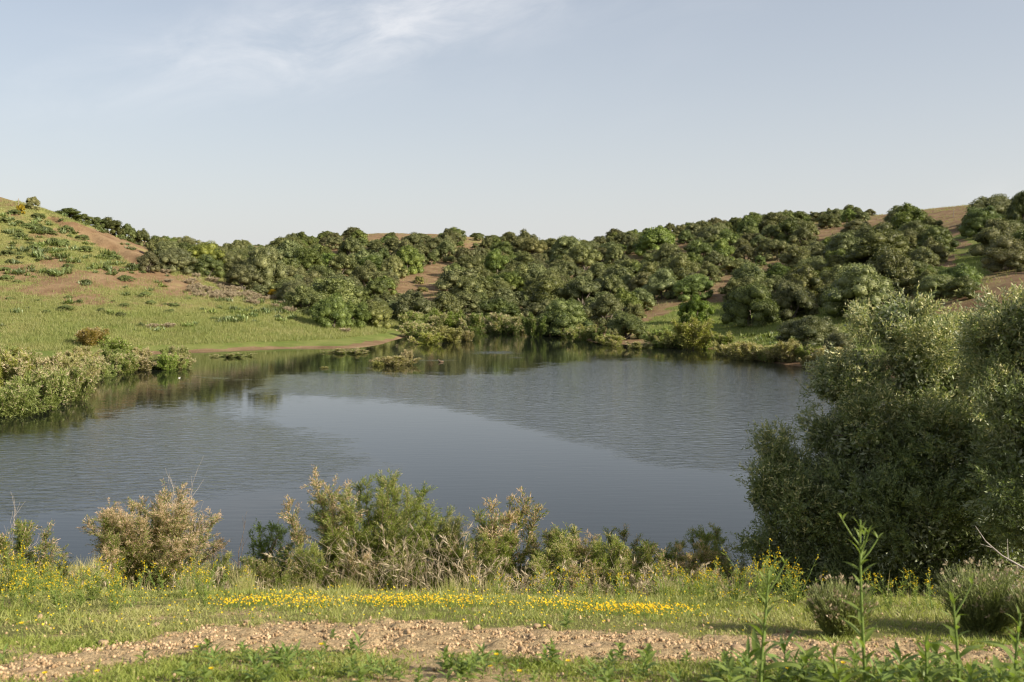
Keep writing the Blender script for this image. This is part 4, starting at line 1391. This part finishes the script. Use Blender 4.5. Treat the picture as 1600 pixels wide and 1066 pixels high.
# golden daisies in the long strip: a carpet beyond counting
def flower_heads(n, cols, rows, seed, mat, name, lab, hmin, hmax, size, prob=None, petals=7):
    x_, y_, z_, p_, q_, r = near_scatter(n, rows, seed, cols, prob, (6.5, 12), 30)
    m = len(x_)
    A = Acc()
    top = np.stack([x_, y_, z_ + r.uniform(hmin, hmax, m)], 1)
    tilt = unit(np.stack([r.normal(size=m) * .35 + .25, r.normal(size=m) * .35 - .35, np.ones(m)], 1))
    u = unit(np.cross(tilt, rand_dirs(r, m)))
    v = np.cross(tilt, u)
    sz = size * r.uniform(.7, 1.25, m)
    a = np.arange(petals * 2) * np.pi / petals
    rad = np.where(np.arange(petals * 2) % 2, .62, 1.0)
    ring = top[:, None] + sz[:, None, None] * (u[:, None] * (np.cos(a) * rad)[None, :, None] + v[:, None] * (np.sin(a) * rad)[None, :, None]) + tilt[:, None] * (sz * .22)[:, None, None]
    V = np.concatenate([top[:, None], ring], 1).reshape(-1, 3)
    k_ = petals * 2 + 1
    i_ = np.arange(petals * 2)
    T = np.stack([np.zeros_like(i_), 1 + i_, 1 + (i_ + 1) % (petals * 2)], 1)
    T = (T[None] + (np.arange(m) * k_)[:, None, None]).reshape(-1, 3)
    o = obj(name, mesh(name, V, T, M[mat]))
    tag(o, lab, 'flowers', kind='stuff')
    S = np.stack([np.stack([x_, y_, z_], 1) + [-.0025, 0, 0], np.stack([x_, y_, z_], 1) + [.0025, 0, 0], top], 1).reshape(-1, 3)
    st = obj('flower_stems', mesh('flower_stems', S, np.arange(3 * m).reshape(-1, 3), M['stalk']), o)
    st['kind'] = 'stuff'
    return x_, y_, z_


def strip(p, q, c, s):
    return np.exp(-((q - np.interp(p, [300, 420, 700, 900, 1100], [946, 942, 940, 950, 962]) - c) / s) ** 2)


flower_heads(4200, (250, 1120), (905, 990), 611, 'petal_o', 'golden_daisies', 'dense golden strip of daisies along the crest of the near bank', .02, .085, .0075,
             lambda x, y, p, q: strip(p, q, 4, 5.5 + 5 * fbm(x * .7, y * .7, 2)) * np.clip(.55 + 1.2 * fbm(x * 1.6 + 5, y * 1.6, 2), .05, 1) * np.clip(sstep(300, 420, p) * (1 - sstep(1040, 1120, p)) * (1 - .75 * np.exp(-((p - 770) / 35) ** 2)), 0.02, 1))
flower_heads(1100, (0, 1250), (900, 1000), 612, 'petal', 'yellow_daisies', 'scattered yellow daisies in the herbs around the golden strip', .03, .10, .008, lambda x, y, p, q: (1 - dirt_amount(p, q)) * .6)

# stones on the track: the larger ones are things, the grit is not
def stone_mesh(seed, sub):
    r = np.random.default_rng(seed)
    V, T = sub
    V = V.copy()
    for _ in range(5):
        n = rand_dirs(r, 1)[0]
        dd = V @ n
        c = r.uniform(.45, .8)
        V = np.where((dd > c)[:, None], V - (dd - c)[:, None] * n, V)
    V *= np.array([1.0, r.uniform(.7, 1), r.uniform(.55, .8)])
    V += r.normal(size=V.shape) * .03
    return V, T


SM = [mesh('stone', *stone_mesh(700 + k, ICO2), M['stone']) for k in range(6)]
BIGS = [(325, 1020, .052, 'large brown stone standing out on the left of the dirt track'), (745, 985, .035, 'pale stone at the upper edge of the dirt track, middle'), (858, 985, .038, 'reddish stone beside the dark clod at the track edge'),
        (838, 983, .030, 'small pale stone left of the reddish stone'), (850, 1000, .03, 'dark clod below the reddish stone'), (1152, 1020, .05, 'round pale stone at the right end of the dirt track'), (45, 1052, .04, 'flat grey stone near the lower left corner'),
        (240, 980, .05, 'flat pale slab at the upper left edge of the track'), (385, 975, .045, 'pale slab where the track meets the flower strip'), (160, 1010, .035, 'dark stone on the left bend of the track'), (213, 1018, .028, 'small dark stone right of the left bend'), (470, 1020, .032, 'orange stone near the verge, left of the middle'),
        (400, 998, .03, 'grey stone under the pale slab'), (560, 980, .03, 'pale stone at the track edge below the golden strip'), (900, 1014, .05, 'flat pale slab in the middle of the right track'), (930, 1012, .035, 'flat white slab beside the larger one on the track'), (62, 968, .035, 'white stone among the herbs at the left')]
rs_ = np.random.default_rng(71)


def near_px(p_, q_):
    d = np.arange(4.2, 14, .01)
    x_ = (p_ - 800) / F * d
    zz_ = EYE - (q_ - HZ) / F * d
    h_ = H(x_, d)
    k_ = np.nonzero(h_ >= zz_)[0]
    i_ = k_[0] if len(k_) else len(d) - 1
    return float(x_[i_]), float(d[i_]), float(h_[i_])


for k, (p_, q_, s_, lab) in enumerate(BIGS):
    X, Y, Z = near_px(p_, q_)
    fl = .45 if 'slab' in lab or 'flat' in lab else 1
    o = obj('stone', SM[k % 6], loc=(X, Y, Z + .012 + s_ * .18 * fl), rz=k * 1.1, sc=(s_ * 1.1, s_, s_ * fl))
    tag(o, lab, 'stone')
NS = 95
x_, y_, z_, p_, q_, r = near_scatter(NS, (965, 1066), 702, prob=lambda x, y, p, q: dirt_amount(p, q) ** 2, ys=(4.6, 8.5), over=20)
for k in range(len(x_)):
    s_ = float(.010 + .020 * r.random() ** 2)
    third = 'left part' if p_[k] < 533 else ('middle' if p_[k] < 900 else 'right part')
    o = obj('stone', SM[k % 6], loc=(x_[k], y_[k], z_[k] + .010), rz=float(r.uniform(0, 6)), sc=(s_ * 1.2, s_, s_))
    tag(o, f'small tan stone among the rubble in the {third} of the dirt track', 'stone', f'small stones in the {third} of the dirt track')
x_, y_, z_, p_, q_, r = near_scatter(10000, (960, 1075), 703, prob=lambda x, y, p, q: np.clip(dirt_amount(p, q), .06, 1) * np.clip(.5 + fbm(x * 2.5, y * 2.5, 3), .08, 1), ys=(4.5, 8.6), over=14)
m = len(x_)
V0, T0 = ICO1
sz = .0025 + .012 * r.random(m) ** 3.2
Vp = V0[None] * (sz[:, None] * r.uniform(.6, 1.3, (m, 3)))[:, None] * r.uniform(.8, 1.2, (m, len(V0), 1)) + np.stack([x_, y_, z_ + .004 + .008 * r.random(m)], 1)[:, None]
Tp = (T0[None] + (np.arange(m) * len(V0))[:, None, None]).reshape(-1, 3)


def grit_mat():
    mm, nt = new_mat('grit')
    g = nd(nt, 'ShaderNodeNewGeometry')
    c = mix_c(nt, g.outputs['Random Per Island'], (.26, .17, .09), (.58, .415, .25))
    p = nd(nt, 'ShaderNodeBsdfPrincipled', {'Base Color': c, 'Roughness': .95, 'Specular IOR Level': .1})
    finish(nt, p.outputs[0])
    return mm


tag(obj('gravel', mesh('gravel', Vp.reshape(-1, 3), Tp, grit_mat())), 'tan gravel and clods strewn over the dirt track', 'gravel', kind='stuff')


# ------------------------------------------------------------------ single plants of the near bank
def leaf_shape(L, Wd, curl=.25, fold=.25):
    """lance-shaped leaf with a midrib fold and a drooping tip, 12 faces"""
    t = np.linspace(0, 1, 7)
    w_ = Wd * np.sin(np.pi * np.clip(t, .04, .985) ** .8) * .5
    zc = L * (curl * t - curl * 1.6 * t ** 2.2)
    V = []
    for k_ in range(7):
        V += [(t[k_] * L, -w_[k_], zc[k_] + fold * w_[k_]), (t[k_] * L, 0, zc[k_]), (t[k_] * L, w_[k_], zc[k_] + fold * w_[k_])]
    Q = []
    for k_ in range(6):
        a_ = 3 * k_
        Q += [(a_, a_ + 1, a_ + 4, a_ + 3), (a_ + 1, a_ + 2, a_ + 5, a_ + 4)]
    return np.array(V), np.array(Q)


LV = [mesh('leaf', *leaf_shape(.085, .026), M['fresh'], True), mesh('leaf', *leaf_shape(.075, .036, .35), M['fresh'], True), mesh('leaf', *leaf_shape(.10, .020, .15), M['stalk'], True)]


def put_leaf(me, parent, loc, az, el, s_, roll=0.0):
    o = obj('leaf', me, parent, loc=loc)
    o.rotation_euler = (roll, -el, az)
    o.scale = (s_, s_, s_)
    return o


def weed(x_, y_, z_, s_, r, label, group, kind):
    e = obj('leafy_weed', None, loc=(x_, y_, z_ + .006))
    tag(e, label, 'weed', group)
    n = int(r.integers(8, 15))
    hgt = .10 * s_
    A = Acc()
    Vt, Qt = tube([(0, 0, -.02), (.004, .003, hgt * .5), (.008, -.004, hgt)], [.003, .0025, .0012], 4)
    A.add(Vt, Q=Qt)
    obj('stem', A.mesh('stem', M['stalk'], True), e)
    for k_ in range(n):
        f_ = (k_ + .5) / n
        put_leaf(LV[kind], e, (.006 * f_, 0, hgt * f_ * .9), k_ * 2.4 + r.uniform(-.4, .4), .15 + 1.0 * f_ * r.uniform(.5, 1), s_ * (1.15 - .5 * f_) * r.uniform(.7, 1.1), r.uniform(-.4, .4))
    return e


x_, y_, z_, p_, q_, r = near_scatter(110, (1018, 1084), 711, cols=(-20, 1620), ys=(4.5, 6.4), over=60, prob=lambda x, y, p, q: (1 - dirt_amount(p, q)) * np.clip(.35 + .9 * fbm(x * 1.1, y * 1.1, 2), .05, 1) * np.interp(p, [0, 350, 430, 800, 1000, 1600], [.3, .4, 1, 1, 1, 1]))
for k in range(len(x_)):
    loc_ = 'lower left verge' if p_[k] < 430 else ('verge in the lower middle' if p_[k] < 950 else 'lower right verge')
    kd = int(r.integers(0, 3))
    sz_ = float(r.uniform(.55, 1.05))
    look = ['narrow-leaved', 'broad-leaved', 'strap-leaved'][kd]
    weed(x_[k], y_[k], z_[k], sz_, r, f'{"low" if sz_ < .8 else "bushy"} {look} green weed on the {loc_}', 'weeds on the ' + loc_, kd)
for p_, q_, s_, lab in [(885, 985, 1.0, 'dark leafy weed at the upper edge of the track, right of the reddish stone'), (1010, 1035, .9, 'upright two-leaved weed alone on the lower track'), (520, 1000, .6, 'small green weed growing out of the track below the golden strip'), (860, 1015, .6, 'small dry weed in the middle of the track')]:
    X, Y, Z = near_px(p_, q_)
    weed(X, Y, Z, s_, r, lab, None, 1)


def mustard_geo(seed, h, n_st, n_fl, w):
    r = np.random.default_rng(seed)
    S, L_, B = Acc(), Acc(), Acc()
    for k_ in range(n_st):
        az = r.uniform(0, 6.28)
        le = abs(r.normal()) * w
        t = np.linspace(0, 1, 6)
        hh = h * r.uniform(.55, 1)
        pts = np.stack([np.cos(az) * le * t + r.normal() * .02, np.sin(az) * le * t + r.normal() * .02, hh * t - .02], 1)
        pts[1:-1] += r.normal(size=(4, 3)) * .012
        Vt, Qt = tube(pts, np.linspace(.0035, .0014, 6), 4)
        S.add(Vt, Q=Qt)
        m_ = 16
        tt = r.uniform(.05, .85, m_)
        P = np.stack([np.interp(tt, t, pts[:, c]) for c in range(3)], 1)
        a_ = r.uniform(0, 6.28, m_)
        D = np.stack([np.cos(a_), np.sin(a_), r.uniform(.1, .9, m_)], 1)
        Vl, Ql = diamonds(P, D, np.tile([0, 0, 1.], (m_, 1)) + .3 * r.normal(size=(m_, 3)), r.uniform(.03, .075, m_), .013)
        L_.add(Vl, Q=Ql)
        m_ = n_fl
        tt = r.uniform(.82, 1.0, m_)
        P = np.stack([np.interp(tt, t, pts[:, c]) for c in range(3)], 1) + r.normal(size=(m_, 3)) * [.014, .014, .008]
        for sgn in (0, 1):
            D = rand_dirs(r, m_)
            Vb, Qb = diamonds(P - unit(D) * .008, D, rand_dirs(r, m_), .017, .011, .5)
            B.add(Vb, Q=Qb)
    return S.mesh('stems', M['stalk']), L_.mesh('leaves', M['grass_near']), B.mesh('blossoms', M['petal'])


MUS = [mustard_geo(720 + k, .42, 6, 5, .13) for k in range(4)]
MUSB = mustard_geo(730, .55, 30, 5, .26)


def mustard(me, p_, d_, s_, rz, label, group=None):
    X, Y = PXY(p_, d_)
    e = obj('mustard_plant', None, loc=(X, Y, H1(X, Y)), rz=rz)
    e.scale = (s_, s_, s_)
    tag(e, label, 'plant', group)
    for nm, m_ in zip(('stems', 'leaves', 'blossoms'), me):
        obj(nm, m_, e)


mustard(MUSB, 1190, 8.6, .95, 0, 'bushy yellow mustard before the foreground olive, left clump')
mustard(MUSB, 1150, 9.3, .75, 2, 'bushy yellow mustard at the right end of the golden strip')
mustard(MUSB, 1240, 8.9, .8, 4, 'bushy yellow mustard before the foreground olive, right clump')
mustard(MUSB, 20, 9.6, .95, 1, 'dense bright yellow mustard bush at the left picture edge')
mustard(MUSB, 75, 9.9, .75, 3, 'dense yellow mustard bush second from the left edge')
for k in range(54):
    p_, d_ = rf.uniform(-10, 400), rf.uniform(7.6, 10.6)
    if d_ < np.interp(p_, [0, 330], [7.2, 8.4]):
        continue
    mustard(MUS[k % 4], p_, d_, rf.uniform(.5, .95), k, 'slender yellow mustard in the herbs below the pink-flowering tamarisk' if p_ > 130 else 'slender yellow mustard in the herbs at the left edge', 'mustard plants on the left of the strip')
for k in range(26):
    p_, d_ = rf.uniform(730, 1120), rf.uniform(9.4, 11.5)
    mustard(MUS[k % 4], p_, d_, rf.uniform(.6, 1.05), k, 'slender yellow mustard rising before the sapling scrub', 'mustard plants before the saplings')
for k, (p_, d_) in enumerate([(1362, 8.4), (1390, 8.2), (1430, 8.3), (1452, 8.1), (1405, 8.9)]):
    mustard(MUS[k % 4], p_, d_, .8, k, ['thin mustard just right of the sage bush', 'thin mustard second right of the sage bush', 'thin mustard in the dark gap between the sage bushes', 'short mustard left of the right sage bush', 'thin mustard deepest in the dark gap'][k])


def sage_geo(seed, h, w, n):
    r = np.random.default_rng(seed)
    S, B = Acc(), Acc()
    for k_ in range(n):
        az = r.uniform(0, 6.28)
        le = w * math.sqrt(r.random())
        hh = h * r.uniform(.55, 1.1) * (1 - .25 * (le / w) ** 2)
        b_ = np.array([np.cos(az) * le * .35, np.sin(az) * le * .35, -.02])
        e_ = np.array([np.cos(az) * le, np.sin(az) * le, hh])
        mid = (b_ + e_) / 2 + [0, 0, .04]
        Vt, Qt = tube([b_, mid, e_], [.0025, .002, .0012], 3)
        S.add(Vt, Q=Qt)
        m_ = 9
        P = b_ + (e_ - b_) * r.uniform(.15, .9, m_)[:, None]
        Vl, Ql = diamonds(P, unit(e_ - b_) + r.normal(size=(m_, 3)) * .35, rand_dirs(r, m_), .045, .006)
        S.add(Vl, Q=Ql)
        if r.random() < .13:
            m_ = 7
            Vl, Ql = diamonds(np.tile(e_, (m_, 1)) + r.normal(size=(m_, 3)) * .006, unit(e_ - b_) + r.normal(size=(m_, 3)) * .5, rand_dirs(r, m_), .026, .011)
            B.add(Vl, Q=Ql)
    return S.mesh('stems', M['sage']), B.mesh('seed_heads', M['seed'])


for p_, d_, w_, h_, lab in [(1312, 6.7, .24, .36, 'grey-green sage bush with dry seed heads, left of the two'), (1540, 6.9, .34, .44, 'wider grey-green sage bush with dry seed heads at the right'), (1625, 6.5, .22, .36, 'sage bush cut by the right picture edge')]:
    ms = sage_geo(int(p_), h_, w_, 620)
    X, Y = PXY(p_, d_)
    e = obj('sage_bush', None, loc=(X, Y, H1(X, Y)))
    tag(e, lab, 'bush')
    for nm, m_ in zip(('stems', 'seed_heads'), ms):
        obj(nm, m_, e)['kind'] = 'stuff'

# tall leafy stalks close to the camera
LONG = [mesh('leaf', *leaf_shape(.125, .022, .2), M['fresh'], True), mesh('leaf', *leaf_shape(.17, .036, .3), M['fresh'], True)]


def stalk(p_, d_, top, label, seed, forks=0, big=False):
    r = np.random.default_rng(seed)
    X, Y = PXY(p_, d_)
    Z = H1(X, Y)
    hh = EYE - (top - HZ) / F * d_ - Z
    e = obj('tall_weed', None, loc=(X, Y, Z))
    tag(e, label, 'weed')
    A = Acc()
    t = np.linspace(0, 1, 9)
    pts = np.stack([.03 * np.sin(t * 2.2 + seed), .02 * np.sin(t * 3 + seed), hh * t - .03 * (1 - t)], 1)
    Vt, Qt = tube(pts, np.linspace(.010, .0045, 9), 6)
    A.add(Vt, Q=Qt)
    ends = []
    for k_ in range(forks):
        b_ = pts[6] + (pts[7] - pts[6]) * r.random()
        a_ = [.2, 3.3, 1.2, 5.0][k_ % 4]
        e_ = b_ + np.array([np.cos(a_) * .09, np.sin(a_) * .04, .10 + .05 * r.random()])
        Vt, Qt = tube([b_, (b_ + e_) / 2 + [0, 0, -.008], e_], [.0045, .004, .0028], 5)
        A.add(Vt, Q=Qt)
        ends.append(e_)
    obj('stem', A.mesh('stem', M['stalk'], True), e)
    n = int(12 + hh * 24)
    for k_ in range(n):
        f_ = .05 + .93 * k_ / n
        loc_ = tuple(np.interp(f_, t, pts[:, c]) for c in range(3))
        put_leaf(LONG[1 if big and f_ < .5 else 0], e, loc_, k_ * 2.4 + r.uniform(-.3, .3), r.uniform(.35, .9) if f_ < .8 else r.uniform(.8, 1.25), r.uniform(.7, 1.25) * (1.15 - .5 * f_), r.uniform(-.5, .5))
    for e_ in ends:
        for q_ in range(4):
            put_leaf(LONG[0], e, tuple(e_), q_ * 1.6 + r.random(), r.uniform(.5, 1.2), r.uniform(.35, .6))


stalk(1352, 4.9, 812, 'tallest green weed with forked top before the dark olive', 3, 4)
stalk(1195, 4.8, 900, 'tall green weed standing right of the golden strip end', 5, 1, True)
stalk(1492, 4.8, 925, 'tall green weed before the wider sage bush', 8, 1, True)
stalk(1592, 4.9, 960, 'green weed in the lower right corner', 11, 0, True)
stalk(1440, 4.7, 1005, 'shorter green weed between the two tallest at the right', 13, 0, True)
stalk(1310, 4.7, 1010, 'shorter green weed left of the tallest forked one', 15, 0, True)


rw = np.random.default_rng(88)
LUSH = [1140, 1168, 1225, 1258, 1285, 1335, 1375, 1405, 1425, 1462, 1478, 1515, 1535, 1560, 1580, 1600, 1620, 1060, 1010, 950]
for k, p_ in enumerate(LUSH):
    d_ = rw.uniform(4.55, 5.2)
    X, Y = PXY(p_, d_)
    weed(X, Y, H1(X, Y), float(rw.uniform(1.1, 1.9)) * (1 if p_ > 1100 else .8), rw, f'{ORD[sum(q < p_ for q in LUSH if (q > 1300) == (p_ > 1300))]} lush weed from the left ' + ('along the bottom edge below the dark olive' if p_ > 1300 else 'along the bottom edge right of the middle'), 'lush weeds along the bottom right', [0, 2, 2, 0, 1][k % 5])


def big_flower(p_, q_, d_, label):
    """single yellow flower close to the lens"""
    X, Y = PXY(p_, d_)
    zt = EYE - (q_ - HZ) / F * d_
    Zg = H1(X, Y)
    zt = max(zt, Zg + .03)
    e = obj('yellow_flower', None, loc=(X, Y, Zg))
    tag(e, label, 'flower')
    A = Acc()
    Vt, Qt = tube([(0, 0, -.01), (.004, 0, (zt - Zg) * .5), (0, 0, zt - Zg)], [.002, .0018, .0015], 4)
    A.add(Vt, Q=Qt)
    obj('stem', A.mesh('stem', M['stalk'], True), e)
    B = Acc()
    r = np.random.default_rng(int(p_))
    m_ = 9
    a_ = np.arange(m_) * 6.283 / m_
    D = np.stack([np.cos(a_), np.sin(a_) * .8, .55 + 0 * a_], 1)
    Vb, Qb = diamonds(np.tile([0, 0, zt - Zg], (m_, 1)), D, np.tile([0, -.3, 1.], (m_, 1)), .017, .010, .65)
    B.add(Vb, Q=Qb)
    obj('petals', B.mesh('petals', M['petal']), e)
    C_ = Acc()
    Vc, Tc = ICO1
    C_.add(Vc * [.005, .005, .004] + [0, 0, zt - Zg + .004], T=Tc)
    obj('flower_centre', C_.mesh('flower_centre', M['petal_o'], True), e)


for p_, q_, d_, lab in [(34, 975, 5.4, 'big yellow flower blurred at the left edge'), (152, 1050, 5.0, 'yellow flower near the bottom, first from the left corner'), (70, 1054, 5.05, 'small yellow flower by the lower left corner'), (307, 1012, 5.6, 'yellow flower beside the large brown stone'),
                        (502, 1008, 5.5, 'lone yellow flower before the track, left of the middle'), (330, 1046, 5.1, 'yellow flower below the large brown stone'), (776, 1024, 5.3, 'yellow flower on the verge in the lower middle, upper'), (766, 1042, 5.1, 'yellow flower on the verge in the lower middle, lower'),
                        (812, 1050, 5.05, 'yellow flower on the verge right of the lower middle pair'), (888, 1034, 5.2, 'yellow flower on the verge under the flat slabs'), (1230, 1046, 5.0, 'yellow flower low beside the tall weed at the right'), (1300, 1038, 5.1, 'yellow flower at the foot of the left sage bush'), (1318, 1037, 5.1, 'second yellow flower at the foot of the left sage bush')]:
    big_flower(p_, q_, d_, lab)

# ------------------------------------------------------------------ posts and birds
def post(p_, base, hpx, d_, label):
    X, Y = PXY(p_, d_)
    Z = H1(X, Y)
    hh = max(hpx / F * d_, EYE - (base - hpx - HZ) / F * d_ - Z)
    A = Acc()
    Vt, Qt = tube([(0, 0, -.3), (.01, 0, hh * .5), (0, 0, hh * .96), (0, 0, hh)], [.07, .06, .055, .02], 7)
    A.add(Vt, Q=Qt)
    e = obj('wooden_post', A.mesh('wooden_post', M['wood'], True), loc=(X, Y, Z))
    tag(e, label, 'post')


X, Y, Z = ground_px(1490, 341)
post(1490, 341, 14, Y, 'thin wooden post at the edge of the ploughed field')
post(29, 322, 12, 150, 'thin wooden post beside the lone oak on the hilltop')


def bird(p_, q_, mat, s_, label, rz):
    d_ = EYE * F / (q_ - HZ)
    X, Y = PXY(p_, d_)
    t = np.linspace(0, 1, 12)
    # tail, body, neck, head, beak as one lofted skin
    sx = np.array([-.62, -.5, -.3, 0, .25, .40, .44, .47, .52, .60, .70, .82])
    sz_ = np.array([.20, .17, .14, .12, .16, .24, .36, .48, .56, .58, .56, .54])
    rad = np.array([.02, .10, .20, .26, .22, .13, .09, .085, .105, .10, .04, .012])
    Vt, Qt = tube(np.stack([sx, 0 * sx, sz_], 1), rad, 8)
    A = Acc()
    A.add(Vt * s_, Q=Qt)
    e = obj('water_bird', A.mesh('water_bird', M[mat], True), loc=(X, Y, -.01), rz=rz)
    tag(e, label, 'bird')


bird(280, 591, 'feather_w', .13, 'small white water bird off the left point', .3)
bird(689, 566, 'feather_b', .40, 'brown duck swimming right of the tamarisk islet', 3.0)
print('objects', len(bpy.data.objects), 'tris', sum(len(m_.loop_triangles) or len(m_.polygons) for m_ in bpy.data.meshes))
